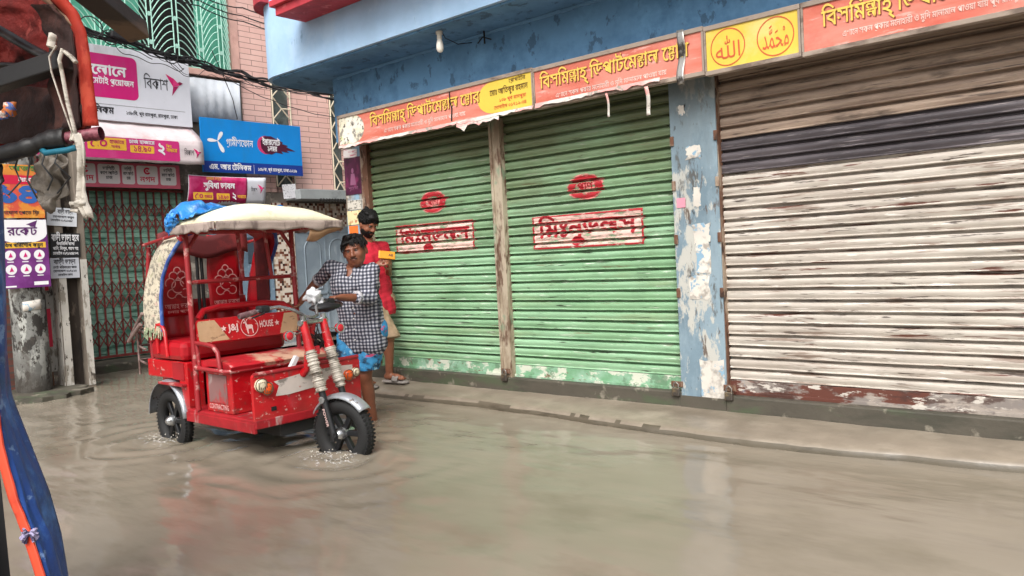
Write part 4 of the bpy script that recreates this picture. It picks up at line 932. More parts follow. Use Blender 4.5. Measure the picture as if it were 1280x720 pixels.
# driver's box, seat, rails
mb = MB(); mb.box((-5.71, 2.965, .286), (-5.34, 3.815, .60), .01); bxo = mb.build('seat_box', carred, RK)
mb = MB(); mb.box((-5.66, 2.959, .36), (-5.40, 2.9645, .57)); mb.build('side_plate', mat('scraped_plate', '#7d5a58', .6, layers=[('#a31a22', (3, 3, 2), .48, .6), ('#9d9490', (5, 5, 1.5), .6, .7)]), bxo)
mb = MB(); put_text(mb, 'CONTRACTING', (-5.66, 2.957, .315), RX, UZ, .032, .02, fit=.28); mb.build('lettering', pinkline, bxo)
mb = MB(); mb.box((-5.3395, 3.36, .47), (-5.333, 3.41, .57), .003); mb.build('latch', blackp, bxo)
mb = MB(); mb.sheet(lambda u, v: (-5.73+.42*u, 2.95+.88*v, .632+.03*math.sin(u*math.pi)**.5+.008*mnoise.noise(V(u*4, v*7, 2))-.02*u), 10, 22, .05); mb.build('driver_seat', seatworn, RK)
mb = MB(); mb.tube([(-5.80, 2.94, .80), (-5.60, 2.93, .795), (-5.50, 2.93, .785), (-5.44, 2.93, .74), (-5.42, 2.93, .62)], .017, 8); mb.tube([(-5.77, 2.925, .612), (-5.34, 2.925, .605), (-5.32, 2.96, .605)], .017, 8); mb.tube([(-5.74, 2.94, .60), (-5.76, 2.94, .80)], .015, 8)
mb.build('seat_rail', redrail, RK)
mb = MB(); mb.tube([(-5.32, 2.95, .60), (-5.32, 3.83, .60)], .012, 8); mb.build('seat_edge', redrail, RK)
# backrest board with painted name
mb = MB(); tl = .03
def bp(y, z): return V(-5.745-tl*(z-.79)/.175, y, z)
pts = [bp(2.95+a, .79+b) for a, b in rrect(.89, .178, .03)]; mb.prism(pts, (-.03, 0, 0)); bd = mb.build('backrest_board', carred, RK)
mb = MB(); rt_, up_ = V(0, 1, 0), (bp(0, 1)-bp(0, 0)).normalized(); O = bp(2.95, .79)+V(.002, 0, 0)
for pts in ([(.02, .008), (.255, .008), (.15, .17), (.02, .17), (.006, .15), (.006, .03)], [(.70, .008), (.87, .008), (.885, .03), (.885, .15), (.87, .17), (.765, .17)]): mb = MB(); shape2d(mb, pts, O, rt_, up_); mb.build('beige_corner', beige, bd)
mb = MB(); O2 = O+V(.002, 0, 0)
put_text(mb, 'J&J', O2+rt_*.255+up_*.075, rt_, up_, .045, .03, fit=.085); mb.build('lettering', mat('name_white', '#d8b9b4', .5, vary=0), bd); mb = MB(); put_text(mb, 'HOUSE', O2+rt_*.525+up_*.075, rt_, up_, .045, .03, fit=.125)
for cx in (.215, .685): shape2d(mb, [(cx+(.026 if k % 2 == 0 else .011)*math.sin(math.pi*k/5), .097+(.026 if k % 2 == 0 else .011)*math.cos(math.pi*k/5)) for k in range(10)], O2, rt_, up_)
mb.build('lettering', mat('name_white', '#d8b9b4', .5, vary=0), bd)
mb = MB(); annulus(mb, .435, .09, .072, .077, O2, rt_, up_)
D = [(-.030, -.002), (-.034, .018), (-.018, .022), (.022, .020), (.030, .012), (.027, -.004), (.03, -.05), (.022, -.05), (.016, -.012), (-.012, -.012), (-.014, -.05), (-.022, -.05)]
shape2d(mb, [(.435+x, .085+y) for x, y in D], O2, rt_, up_)
for P_ in ([(-.034, .010), (-.018, .020), (-.024, .045), (-.034, .044)], [(-.052, .036), (-.05, .044), (-.034, .05), (-.022, .046), (-.03, .034)], [(-.03, .046), (-.036, .065), (-.05, .07), (-.051, .066), (-.040, .060), (-.034, .046)], [(-.028, .046), (-.02, .063), (-.008, .066), (-.008, .062), (-.017, .057), (-.024, .045)]): shape2d(mb, [(.435+x, .085+y) for x, y in P_], O2, rt_, up_)
mb.build('deer_emblem', mat('name_white', '#d8b9b4'), bd)
# red frame
mb = MB(); r_ = .021
mb.tube([(-5.78, YN, .29), (-5.80, YN, 1.65)], r_, 8); mb.build('frame_post', redrail, RK)
mb = MB(); mb.tube([(-5.78, YF, .29), (-5.80, YF, 1.65)], r_, 8); mb.build('frame_post', redrail, RK)
for y in (2.97, 3.81): mb = MB(); mb.tube([(-6.56, y, .5), (-6.58, y, 1.2), (-6.5, y, 1.55)], .018, 8); mb.build('rear_post', redrail, RK)
for a, b, n in (((-5.795, YN, 1.257), (-5.795, YF, 1.257), 'cross_bar'), ((-5.80, YN, 1.635), (-5.80, YF, 1.635), 'cross_bar'), ((-5.795, 3.38, 1.257), (-5.80, 3.36, 1.635), 'upright'), ((-5.795, 3.64, 1.257), (-5.80, 3.60, 1.635), 'upright'), ((-5.80, 2.94, 1.50), (-5.80, 3.03, 1.63), 'brace'), ((-5.80, 3.84, 1.50), (-5.80, 3.75, 1.63), 'brace')):
    mb = MB(); mb.tube([a, b], .016, 8); mb.build(n, redrail, RK)
mb = MB(); mb.tube([(-5.80, 2.98, .97), (-5.84, 3.05, 1.03), (-5.86, 3.2, 1.05), (-5.86, 3.6, 1.05), (-5.84, 3.75, 1.03), (-5.80, 3.82, .97)], .026, 8); mb.build('grab_rail', vinyl, RK)
for y in (YN, YF):
    mb = MB(); mb.tube([(-5.80, y, 1.64), (-5.22, y+(.0 if y < 3 else .02), 1.655)], .014, 8); mb.tube([(-6.5, y, 1.57), (-5.80, y, 1.64)], .014, 8); mb.build('roof_rail', redrail, RK)
mb = MB(); mb.tube([(-5.22, YN, 1.655), (-5.22, YF+.02, 1.655)], .014, 8); mb.build('roof_rail', redrail, RK)
# canvas roof
def roofz(u, v): return 1.672 + .15*(1-(2*v-1)**2)**.6*(1-(2*u-1)**2)**.45 + .012*mnoise.noise(V(u*3, v*4, 1))
RX0, RX1, RY0, RY1 = -5.87, -5.20, 2.85, 3.93
mb = MB(); mb.sheet(lambda u, v: (RX0+(RX1-RX0)*u, RY0+(RY1-RY0)*v, roofz(u, v)), 30, 34, .012)
roof = mb.build('roof_canvas', canvas, RK)
mb = MB()
def hem(p, q, nrm, n=26, seed=0, h=.065):
    p, q, nrm = V(*p), V(*q), V(*nrm)
    mb.sheet(lambda u, v: p.lerp(q, u)+nrm*(.008+.018*v*mnoise.noise(V(u*9, seed, v)))-V(0, 0, (h+.03*mnoise.noise(V(u*7, seed, 3)))*v-.012), n, 4, .006)
hem((RX0, RY0, 1.67), (RX1, RY0, 1.67), (0, -1, 0), seed=1); hem((RX1, RY0, 1.67), (RX1, RY1, 1.67), (1, 0, 0), 34, seed=4); hem((RX1, RY1, 1.67), (RX0, RY1, 1.67), (0, 1, 0), seed=8)
mb.build('roof_hem', hemm, roof)
mb = MB(); mb.sheet(lambda u, v: (-5.23+.03*math.sin(v*4), 3.62+.30*u, 1.64-.11*v*(1-.75*u*u)-.012*math.sin(u*7)), 14, 8, .006); mb.build('hanging_flap', mat('tan_flap', '#a88564', .8, layers=[('#8b6c50', 5, .5, .7)]), roof)
mb = MB(); mb.ball((-5.76, 2.87, 1.61), .035, 10, 7, (1, .6, 1), .5, 3); mb.build('spotted_rag', mat('red_spotted_rag', '#b52a38', .8, layers=[('#dcc9c4', 40, .56, .6)]), roof)
# folded hood at the back
HP = [(.88, -6.58, -6.27, 2.925), (1.0, -6.575, -6.26, 2.92), (1.14, -6.54, -6.24, 2.915), (1.30, -6.48, -6.20, 2.92), (1.44, -6.39, -6.10, 2.93), (1.54, -6.30, -6.0, 2.95), (1.62, -6.24, -5.93, 3.0), (1.665, -6.22, -5.88, 3.10), (1.69, -6.2, -5.86, 3.25), (1.70, -6.2, -5.86, 3.39)]
FULL = HP + [(z, b, h, 2*YC-y) for z, b, h, y in HP[-2::-1]]
def hood_at(u, v, off=0):
    f = u*(len(FULL)-1); i = min(int(f), len(FULL)-2); f -= i
    z, b, h, y = [p+(q-p)*f for p, q in zip(FULL[i], FULL[i+1])]
    bul = .02*math.sin(v*math.pi)+.008*mnoise.noise(V(u*14, v*4, 2)); s = -1 if y < YC else 1
    return V(b+(h-b)*v, y+s*(bul if z < 1.6 else 0)-s*off, z+(bul if z >= 1.6 else 0)-(off if z > 1.6 else 0))
mb = MB(); mb.sheet(lambda u, v: hood_at(u, v), 60, 8, .004); hood = mb.build('hood', lace, RK)
mb = MB(); mb.sheet(lambda u, v: hood_at(u, v, .012), 60, 8, .004); mb.build('hood_lining', vinyl, hood)
mb = MB(); mb.tube([hood_at(k/60, 1.0)+V(.008, 0, 0) for k in range(61)], .016, 6); mb.build('hood_hem', mat('blue_hem', '#2f4f97', .7, layers=[('#5c78b0', 12, .5, .7)]), hood)
mb = MB()
for k in range(26): a = hood_at(.01+.0*k, k/25); mb.tube([a, a+V(rnd.uniform(-.02, .02), rnd.uniform(-.015, 0), -rnd.uniform(.03, .10))], .006, 4)
mb.build('hood_fringe', mat('frayed_green_fringe', '#7d8a6d', .9, layers=[('#b0a088', 20, .5, .6)]), hood)
def flower(par, y, z, s, x):
    mb = MB()
    for cx, cz, r0, a0, a1 in ((0, 0, .5, 20, 300), (-.55, .25, .4, -60, 210), (.55, .3, .4, -30, 240), (-.3, .75, .35, -80, 200), (.3, .8, .33, -20, 260), (0, 1.15, .28, -40, 220), (-.5, -.5, .35, 60, 330), (.5, -.5, .35, -150, 120), (0, -.8, .3, 0, 180)):
        annulus(mb, y+cx*s, z+cz*s, (r0-.07)*s, r0*s, (x, 0, 0), UY, UZ, 0, a0, a1, 16)
    mb.build('painted_flower', pinkline, par)
for y0, y1, nm in ((3.03, 3.30, 0), (3.45, 3.74, 1)):
    mb = MB(); mb.sheet(lambda u, v: (-6.47+.012*math.sin(v*9+u*3)-.02*(1-v), y0+(y1-y0)*u, .98+.66*v), 8, 14, .004)
    pn = mb.build('back_flap', vinyl, RK); ym = (y0+y1)/2
    flower(pn, ym, 1.22, .115, -6.445); mb = MB(); put_text(mb, 'আল্লাহ ভরসা', (-6.45, ym-.12, 1.04), UY, UZ, .035, .01, fit=.24); put_text(mb, 'চলার পথে', (-6.45, ym-.10, 1.0), UY, UZ, .022, .01, fit=.18); mb.build('lettering', pinkline, pn)
mb = MB(); mb.sheet(lambda u, v: (-6.44, 3.02+.8*u, 1.47+.19*v+.03*math.sin(u*9)), 14, 4, .004); mb.build('rear_curtain', mat('dark_curtain', '#5c1d1f', .8, layers=[('#7a2526', 5, .5, .7)]), RK)
for y in (3.36, 3.40): mb = MB(); mb.tube([(-6.48, y, .9), (-6.48, y, 1.6)], .016, 6); mb.build('rear_strut', blackp, RK)
mb = MB(); mb.sheet(lambda u, v: (-6.3+.2*v, 3.80, 1.0+.6*u), 6, 4, .004); mb.build('dark_side_sheet', mat('dark_curtain', '#5c1d1f'), RK)
# rear carrier
mb = MB()
for z in (.60, .72, .86): mb.tube([(-6.60, 2.93, z), (-6.78, 2.95, z+.02), (-6.78, 3.8, z+.02), (-6.60, 3.85, z)], .010, 6)
for y in (2.95, 3.2, 3.5, 3.8): mb.tube([(-6.78, y, .5), (-6.78, y, .93)], .010, 6)
mb.tube([(-6.60, 2.9, .93), (-6.84, 2.9, .78)], .016, 6); mb.tube([(-6.55, 2.9, 1.02), (-6.82, 2.92, .84)], .014, 6)
mb.build('rear_carrier', mat('grimy_pink_steel', '#8a7570', .6, .3, layers=[('#5e4a44', 9, .5, .65)]), RK)
# front apron
mb = MB(); mb.prism([V(-4.99, 2.93+a, .245+b) for a, b in rrect(.92, .365, .035)], (-.03, 0, 0))
ap = mb.build('front_apron', carred, RK)
mb = MB(); mb.tube([(-4.995, 2.94, .60), (-4.995, 3.84, .615)], .016, 8); mb.build('apron_lip', redrail, ap)
mb = MB(); mb.poly([(-4.987, y, z) for y, z in ((3.10, .43), (3.13, .50), (3.09, .535), (3.32, .56), (3.62, .57), (3.78, .56), (3.78, .455), (3.6, .46), (3.4, .44), (3.2, .425))]); mb.build('torn_white_sticker', mat('torn_sticker', '#bdb3ab', .6, layers=[('#a6141d', (4, 4, 3), .56, .6), ('#7f7770', (8, 8, 14), .6, .7)]), ap)
mb = MB(); mb.box((-4.992, 3.06, .33), (-4.984, 3.10, .36), .002); mb.build('latch_plate', blackp, ap)
def lamp(y, z, m, name, r=.036):
    mb = MB(); mb.lathe((-4.99, y, z), (1, 0, 0), [(0, r*1.1), (.02, r*1.1), (.024, r), (.034, r*.8), (.04, r*.3)], 14); o = mb.build(name, m, RK)
    mb = MB(); annulus(mb, y, z, r*1.02, r*1.2, (-4.966, 0, 0), UY, UZ)
    for k in range(5): mb.box((-4.953, y-.003+(k-2)*r*.36, z-r*.6), (-4.9515, y+.003+(k-2)*r*.36, z+r*.6))
    mb.build('lamp_grid', mat('lamp_bezel', '#5c4a3a', .4), o)
lamp(2.985, .525, clearl, 'headlamp', .042); lamp(3.03, .495, amber, 'indicator_lamp', .038); lamp(3.73, .485, amber, 'indicator_lamp', .038); lamp(3.80, .50, clearl, 'headlamp', .03)
# fork, handlebar, front wheel (steered a little to the left)
ST = Matrix.Rotation(R(14), 3, 'Z'); SP = V(-4.80, 3.39, 0)
def sv(x, y, z): p = V(x, y, z)-SP; return ST @ p + SP + V(-.02, -.01, 0)
for y in (3.285, 3.495):
    top = sv(-4.85, y, .91); axl = sv(-4.63, y, .13); L = axl-top
    mb = MB(); mb.tube([top+V(0, 0, .03), top+L*.22], .033, 12, rr=[.027, .036]); fk = mb.build('fork_tube', carred, RK)
    mb = MB(); n = 60; mb.tube([top+L*(.22+.37*k/n) for k in range(n+1)], .04, 12, rr=[.038+.006*math.sin(k*2.2)+.012*mnoise.noise(V(k*.7, y*9, 0)) for k in range(n+1)]); mb.build('fork_wrap', wrapm, fk)
    mb = MB(); mb.tube([top+L*.59, axl], .024, 10); mb.box(sv(-4.66, y-.012, .10), sv(-4.61, y+.012, .16)); mb.build('fork_leg', blackp, fk)
    if y < 3.4:
        mb = MB(); a = top+L*.66; mb.lathe(a+V(.01, -.026, 0), (.3, -1, 0), [(0, .024), (.004, .024)], 16); mb.build('round_emblem', chrome, fk)
        mb = MB(); rr_ = L.normalized(); uu = V(.75, -.0, .2); uu = (uu-rr_*uu.dot(rr_)).normalized(); o_ = top+L*.74+V(0, -.027, 0)-uu*.014; put_text(mb, 'POWER', o_, rr_, uu, .024, .02, fit=.13); mb.build('lettering', mat('name_white', '#d8b9b4'), fk)
mb = MB(); mb.tube([sv(-4.85, 3.25, .935), sv(-4.85, 3.53, .935)], .022, 10); mb.tube([sv(-4.845, 3.285, .93), sv(-4.845, 3.285, .985)], .018, 8); mb.tube([sv(-4.845, 3.495, .93), sv(-4.845, 3.495, .985)], .018, 8); mb.build('fork_crown', chrome, RK)
HB = [(-5.02, 2.86, 1.02), (-4.99, 3.08, 1.055), (-4.97, 3.19, 1.06), (-4.92, 3.27, 1.03), (-4.86, 3.33, .975), (-4.85, 3.39, .965), (-4.86, 3.45, .975), (-4.92, 3.51, 1.03), (-4.97, 3.59, 1.06), (-4.99, 3.70, 1.055), (-5.02, 3.92, 1.02)]
HB = [sv(*p) for p in HB]
mb = MB(); mb.tube(HB, .0125, 8); hb = mb.build('handlebar', chrome, RK)
for a, b in ((HB[0], HB[1]), (HB[-1], HB[-2])):
    d_ = b-a; mb = MB(); mb.tube([a, a+d_*.08, a+d_*.6], .021, 10, rr=[.018, .022, .019]); mb.build('grip', mat('dusty_grip', '#5a3d40', .7, layers=[('#806a68', 20, .5, .7)]), hb)
    mb = MB(); c = a+d_*.85; mb.box(c-V(.035, .035, .02), c+V(.035, .045, .03), .012); mb.build('switch_box', blackp, hb)
    mb = MB(); mb.tube([c+V(.03, 0, -.01), c+V(.06, -.02 if a.y < 3.4 else .02, -.02), a+d_*.3+V(.055, 0, -.025)], .006, 6); mb.build('brake_lever', blackp, hb)
mb = MB(); mb.ball(sv(-4.93, 3.62, 1.02), .085, 14, 10, (.9, 1.5, .42), .25, 4); mb.build('display_cowl', blackp, hb)
mb = MB(); mb.ball(sv(-4.98, 3.56, 1.105), .055, 14, 10, (.9, 1.1, .9), .9, 9); mb.ball(sv(-4.97, 3.60, 1.06), .04, 12, 8, (1, 1.2, 1), .9, 5); mb.build('plastic_bag_wrap', wrapw, hb)
for y, dx in ((3.12, 0), (3.66, 0)):
    c = sv(-4.84, y, .86)
    mb = MB(); mb.lathe(c, (1, 0, .05), [(-.03, .02), (-.01, .036), (.012, .036), (.02, .028), (.026, .01)], 14); o = mb.build('indicator_lamp', mat('red_lens', '#b3202c', .2, vary=.05), RK)
    mb = MB(); mb.lathe(c+V(.012, 0, 0), (1, 0, .05), [(0, .039), (.008, .039)], 14); mb.tube([c, sv(-4.85, 3.285 if y < 3.4 else 3.495, .87)], .007, 6); mb.build('lamp_bezel', chrome, o)
mb = MB()
for k in range(9):
    a = sv(-4.9+rnd.uniform(-.03, .05), 3.3+rnd.uniform(0, .2), .95); mb.tube([a, a+V(rnd.uniform(0, .06), rnd.uniform(-.05, .05), -.06), sv(-4.86+rnd.uniform(-.02, .05), 3.32+rnd.uniform(0, .16), .78), sv(-4.95, 3.36+rnd.uniform(0, .06), .60)], .005, 5)
mb.build('cable_bundle', blackp, RK)
mb = MB(); mb.tube([sv(-4.86, 3.39, .94), sv(-4.93, 3.39, .60), sv(-4.98, 3.39, .55)], .03, 10); mb.build('steering_column', carred, RK)
mb = MB(); mb.box(sv(-4.84, 3.36, .70), sv(-4.81, 3.40, .76), .004); mb.build('key_tag', mat('red_lens', '#b3202c'), RK)
mb = MB(); mb.box((-5.03, 3.24, .52), (-4.995, 3.27, .70), rot=Matrix.Rotation(R(-35), 3, 'X')); mb.build('apron_stay', wrapw, RK)

def wheel(c, r, axis, name='wheel', w=.05):
    c = V(*c); ax = V(*axis).normalized(); mb = MB(); prof_ = []
    rm = r-w*.95
    for k in range(14):
        a = 2*math.pi*k/14; prof_.append((w*math.sin(a)*.92, r-w+w*math.cos(a)))
    n = 40
    rings = []
    ref = ax.cross(V(0, 0, 1)).normalized(); up = ref.cross(ax).normalized()
    for i in range(n):
        t = 2*math.pi*i/n; d_ = ref*math.cos(t)+up*math.sin(t); rings.append([c+ax*h+d_*q for h, q in prof_])
    rings.append(rings[0]); mb.loft(rings, False)
    for i in range(54):
        t = 2*math.pi*i/54; d_ = ref*math.cos(t)+up*math.sin(t); tg = -ref*math.sin(t)+up*math.cos(t)
        for s in (-1, 0, 1):
            p = c+d_*(r-.003-(.008 if s else 0))+ax*s*w*.55; m = Matrix((ax, tg, d_)).transposed()
            mb.box(p-V(w*.2, .007, .006), p+V(w*.2, .007, .006), rot=m, piv=p)
    ro = mb.build(name, tyre, RK)
    mb = MB(); mb.loft([[c+ax*h+(ref*math.cos(2*math.pi*i/32)+up*math.sin(2*math.pi*i/32))*q for i in range(32)] for h, q in ((-w*.6, rm), (-w*.55, rm-.02), (0, rm-.035), (w*.55, rm-.02), (w*.6, rm))], False)
    for i in range(6):
        t = 2*math.pi*i/6; d_ = ref*math.cos(t)+up*math.sin(t); tg = -ref*math.sin(t)+up*math.cos(t); m = Matrix((ax, tg, d_)).transposed()
        p = c+d_*(rm*.52); mb.box(p-V(w*.32, .020, rm*.45), p+V(w*.32, .020, rm*.45), .006, rot=m, piv=p)
    mb.build('rim', rimm, ro)
    mb = MB(); mb.lathe(c-ax*(w*1.5), ax, [(0, .015), (.01, .028), (w*.8, .045), (w*2.2, .045), (w*3, .028)], 16); mb.build('hub', chrome, ro)
    return ro
def fender(c, r, ax, a0, a1, w, name, m, lipd=.03):
    c = V(*c); ax = V(*ax).normalized(); ref = ax.cross(V(0, 0, 1)).normalized(); up = V(0, 0, 1)
    def fn(u, v):
        t = R(a0+(a1-a0)*u); s = 2*v-1
        q = r-lipd*abs(s)**3
        return c+ax*s*w+(ref*math.cos(t)+up*math.sin(t))*q
    mb = MB(); mb.sheet(fn, 20, 8, .004); return mb.build(name, m, RK)
fax = ST @ V(0, 1, 0)
axl = sv(-4.63, 3.39, .14)
wheel(axl, .25, fax, w=.058)
fender(axl, .285, fax, 40, 148, .064, 'front_fender', fendm)
wheel((-6.29, 2.985, .155), .25, (0, 1, 0)); wheel((-6.29, 3.795, .155), .25, (0, 1, 0))
fender((-6.29, 2.985, .18), .31, (0, 1, 0), 5, 178, .075, 'rear_fender', fendm, .02); fender((-6.29, 3.795, .18), .31, (0, 1, 0), 5, 178, .075, 'rear_fender', fendm, .02)
# crumpled blue plastic on the roof
mb = MB()
def plast(u, v):
    x = -5.93+.42*v; y = 2.85+.95*u; s = max(0, 1-abs(u-.12)*2.6)
    z = 1.70+.09*(1-(2*min(max((y-2.85)/1.1, 0), 1)-1)**2)**.6 + .03+.075*s*math.sin(min(1, v*1.6)*math.pi) + .045*mnoise.noise(V(u*8, v*6, 3)) + .02*mnoise.noise(V(u*20, v*14, 1))
    if v > .55 and u > .3: z -= .01
    return V(x-.10*(u > .3)*(v-.2)*.8+.03*mnoise.noise(V(u*9, v*5, 7)), y, z)
mb.sheet(plast, 44, 18, .003)
mb.sheet(lambda u, v: (-5.88+.18*v+.03*mnoise.noise(V(u*6, v*4, 2)), 2.845-.03*math.sin(u*3)+.02*mnoise.noise(V(u*8, v*7, 0)), 1.78-.17*u*(1-.6*v)+.02*mnoise.noise(V(u*5, v*9, 4))), 16, 12, .003)
one('plastic_sheet', mb, mat('blue_plastic_sheet', '#1f74bf', .25, layers=[('#62a8da', 7, .5, .68), ('#155a9a', 4, .5, .7)], trans=.0, bump=(18, .5, .01)), (-5.8, 3.2, 1.72), 'crumpled blue plastic sheet lying on the rear of the rickshaw roof', 'plastic sheet')
# splashes where the wheels meet the water
def foam_mat():
    t = NT('water_foam'); t.b.inputs['Base Color'].default_value = hx('#cfccc6'); t.b.inputs['Roughness'].default_value = .4
    f = t.ramp(t.noise((16, 26, 1), 6, (0, 0, 0), .7), .52, .64)
    s_ = t.sep(); r = t.math('SQRT', t.math('ADD', t.math('MULTIPLY', s_[0], s_[0]), t.math('MULTIPLY', t.math('MULTIPLY', s_[1], s_[1]), 2.2)))
    f = t.math('MULTIPLY', f, t.math('SUBTRACT', 1, t.ramp(r, .16, .36)))
    tr = t.n.new('ShaderNodeBsdfTransparent'); mx = t.n.new('ShaderNodeMixShader'); t.link(f, mx.inputs[0]); t.link(tr.outputs[0], mx.inputs[1]); t.link(t.b.outputs[0], mx.inputs[2]); t.link(mx.outputs[0], t.out.inputs[0])
    return t.m
foamm = foam_mat()
def splash(cx, cy, r, n, label, seed):
    q = random.Random(seed); mb = MB()
    mb.grid(lambda u, v: (lambda x, y: V(x, y, wv(x, y)+.004+.012*max(0, mnoise.noise(V(x*14, y*14, seed)))))(cx-.4+.8*u, cy-.3+.6*v), 40, 30)
    mb.mi = 1
    for k in range(n):
        a = q.uniform(0, 6.28); d_ = r*q.uniform(.6, 1.1); x, y = cx+d_*math.cos(a), cy+d_*.5*math.sin(a)
        s = q.uniform(.002, .005); mb.ball((x, y, wv(x, y)+.005+q.uniform(0, .06)*q.random()), s, 6, 4, (q.uniform(.8, 2.0), 1, q.uniform(.6, 1.2)))
    o = mb.build('splash', [foamm, mat('water_drop', '#b9b4aa', .1, vary=0)], None, (cx, cy, 0)); return tag(o, label, 'splash', None, 'stuff')
splash(-6.40, 2.93, .20, 60, 'white foam churned up round the rear wheel of the rickshaw', 3)
splash(-4.58, 3.26, .22, 40, 'white foam round the front wheel of the rickshaw', 5)

# ------------------------------------------------------------------ people: one continuous skin surface each, clothes as children
class Sdf:
    def __init__(s, lo, hi, h):
        s.h = h; s.lo = np.array(lo, float); n = np.ceil((np.array(hi)-s.lo)/h).astype(int)+1; s.n = n
        s.F = np.full(n, 1.0, np.float32)
        s.ax = [s.lo[i]+h*np.arange(n[i]) for i in range(3)]
    def _reg(s, lo, hi, m):
        a = np.clip(np.floor((np.array(lo)-m-s.lo)/s.h).astype(int), 0, s.n-1); b = np.clip(np.ceil((np.array(hi)+m-s.lo)/s.h).astype(int)+1, 1, s.n)
        sl = tuple(slice(a[i], b[i]) for i in range(3))
        return sl, np.meshgrid(*[s.ax[i][sl[i]] for i in range(3)], indexing='ij')
    def _join(s, sl, d, k, op='u'):
        F = s.F[sl]; d = d.astype(np.float32)
        if op == 'u':
            hh = np.clip(.5+.5*(F-d)/k, 0, 1); s.F[sl] = F*(1-hh)+d*hh-k*hh*(1-hh)
        elif op == 's': s.F[sl] = np.maximum(F, -d)
        elif op == 'ss':
            hh = np.clip(.5-.5*(F+d)/k, 0, 1); s.F[sl] = F*(1-hh)-d*hh+k*hh*(1-hh)
    def cap(s, a, b, ra, rb=None, k=.02, op='u', flat=None):
        rb = ra if rb is None else rb; a = np.array(a, float); b = np.array(b, float); m = max(ra, rb)+.08
        sl, (X, Y, Z) = s._reg(np.minimum(a, b), np.maximum(a, b), m)
        ab = b-a; L = ab@ab+1e-12
        t = np.clip(((X-a[0])*ab[0]+(Y-a[1])*ab[1]+(Z-a[2])*ab[2])/L, 0, 1)
        dx, dy, dz = X-a[0]-t*ab[0], Y-a[1]-t*ab[1], Z-a[2]-t*ab[2]
        if flat is not None:                         # squash across a direction (unit vector, factor)
            f, q = np.array(flat[0], float), flat[1]; p = dx*f[0]+dy*f[1]+dz*f[2]; e = (1/q-1)*p; dx, dy, dz = dx+e*f[0], dy+e*f[1], dz+e*f[2]
        s._join(sl, np.sqrt(dx*dx+dy*dy+dz*dz)-(ra+(rb-ra)*t), k, op); return s
    def chain(s, pts, rs, k=.02, **kw):
        for (a, b), (ra, rb) in zip(zip(pts, pts[1:]), zip(rs, rs[1:])): s.cap(a, b, ra, rb, k, **kw)
        return s
    def ell(s, c, r, M=None, k=.02, op='u'):
        """M: 3x3 whose columns are the ellipsoid's axes"""
        c = np.array(c, float); r = np.array(r, float); m = r.max()+.06
        sl, (X, Y, Z) = s._reg(c, c, m); P = [X-c[0], Y-c[1], Z-c[2]]
        if M is not None: P = [P[0]*M[0][i]+P[1]*M[1][i]+P[2]*M[2][i] for i in range(3)]
        q = np.sqrt(sum((P[i]/r[i])**2 for i in range(3))); g = np.sqrt(sum((P[i]/r[i]**2)**2 for i in range(3)))+1e-9
        s._join(sl, q*(q-1)/g, k, op); return s
    def plane(s, p, n):
        """cut away the side the normal points to"""
        X, Y, Z = np.meshgrid(*s.ax, indexing='ij', sparse=True)
        s.F = np.maximum(s.F, ((X-p[0])*n[0]+(Y-p[1])*n[1]+(Z-p[2])*n[2]).astype(np.float32)); return s
    def wobble(s, amp, sc, seed=0, ridge=(1, 1, 1)):
        X, Y, Z = np.meshgrid(*s.ax, indexing='ij', sparse=True); r_ = random.Random(seed)
        W = 0
        for k in range(7):
            a = [r_.gauss(0, 1)*sc*ridge[i]*(1+.35*k) for i in range(3)]; W = W+np.sin(a[0]*X+a[1]*Y+a[2]*Z+r_.uniform(0, 6.3))/(1+.35*k)
        s.F = s.F+(W*amp/3).astype(np.float32); return s
    def mesh(s):
        F = s.F; S = F < 0; nx, ny, nz = F.shape
        pos = np.zeros((nx-1, ny-1, nz-1, 3), np.float32); cnt = np.zeros((nx-1, ny-1, nz-1), np.float32); quads = []
        for a in range(3):
            A = [slice(None)]*3; B = [slice(None)]*3; A[a] = slice(0, -1); B[a] = slice(1, None)
            f0, f1 = F[tuple(A)], F[tuple(B)]; cr = S[tuple(A)] != S[tuple(B)]
            t = np.where(cr, f0/np.where(cr, f0-f1, 1), 0)
            o = [i for i in range(3) if i != a]
            for d0 in (0, 1):
                for d1 in (0, 1):
                    sl = [slice(None)]*3; sl[o[0]] = slice(d0, d0+pos.shape[o[0]]); sl[o[1]] = slice(d1, d1+pos.shape[o[1]]); sl = tuple(sl)
                    c = cr[sl]; cnt += c; pos[..., a] += np.where(c, t[sl], 0); pos[..., o[0]] += c*d0; pos[..., o[1]] += c*d1
        on = cnt > 0; idx = np.full(on.shape, -1, np.int64); idx[on] = np.arange(on.sum())
        ijk = np.argwhere(on); vs = s.lo+s.h*(ijk+pos[on]/cnt[on][:, None])
        for a in range(3):
            o = [i for i in range(3) if i != a]; A = [slice(1, -1)]*3; A[a] = slice(0, -1); B = [slice(1, -1)]*3; B[a] = slice(1, None)
            e = np.argwhere(S[tuple(A)] != S[tuple(B)])
            if not len(e): continue
            e = e.copy(); e[:, o[0]] += 1; e[:, o[1]] += 1
            def at(d0, d1): q = e.copy(); q[:, o[0]] -= d0; q[:, o[1]] -= d1; return idx[q[:, 0], q[:, 1], q[:, 2]]
            q = np.stack([at(1, 1), at(0, 1), at(0, 0), at(1, 0)], 1); ins = S[e[:, 0], e[:, 1], e[:, 2]]
            if a == 1: ins = ~ins
            q[~ins] = q[~ins][:, ::-1]; quads.append(q)
        return vs, np.concatenate(quads)
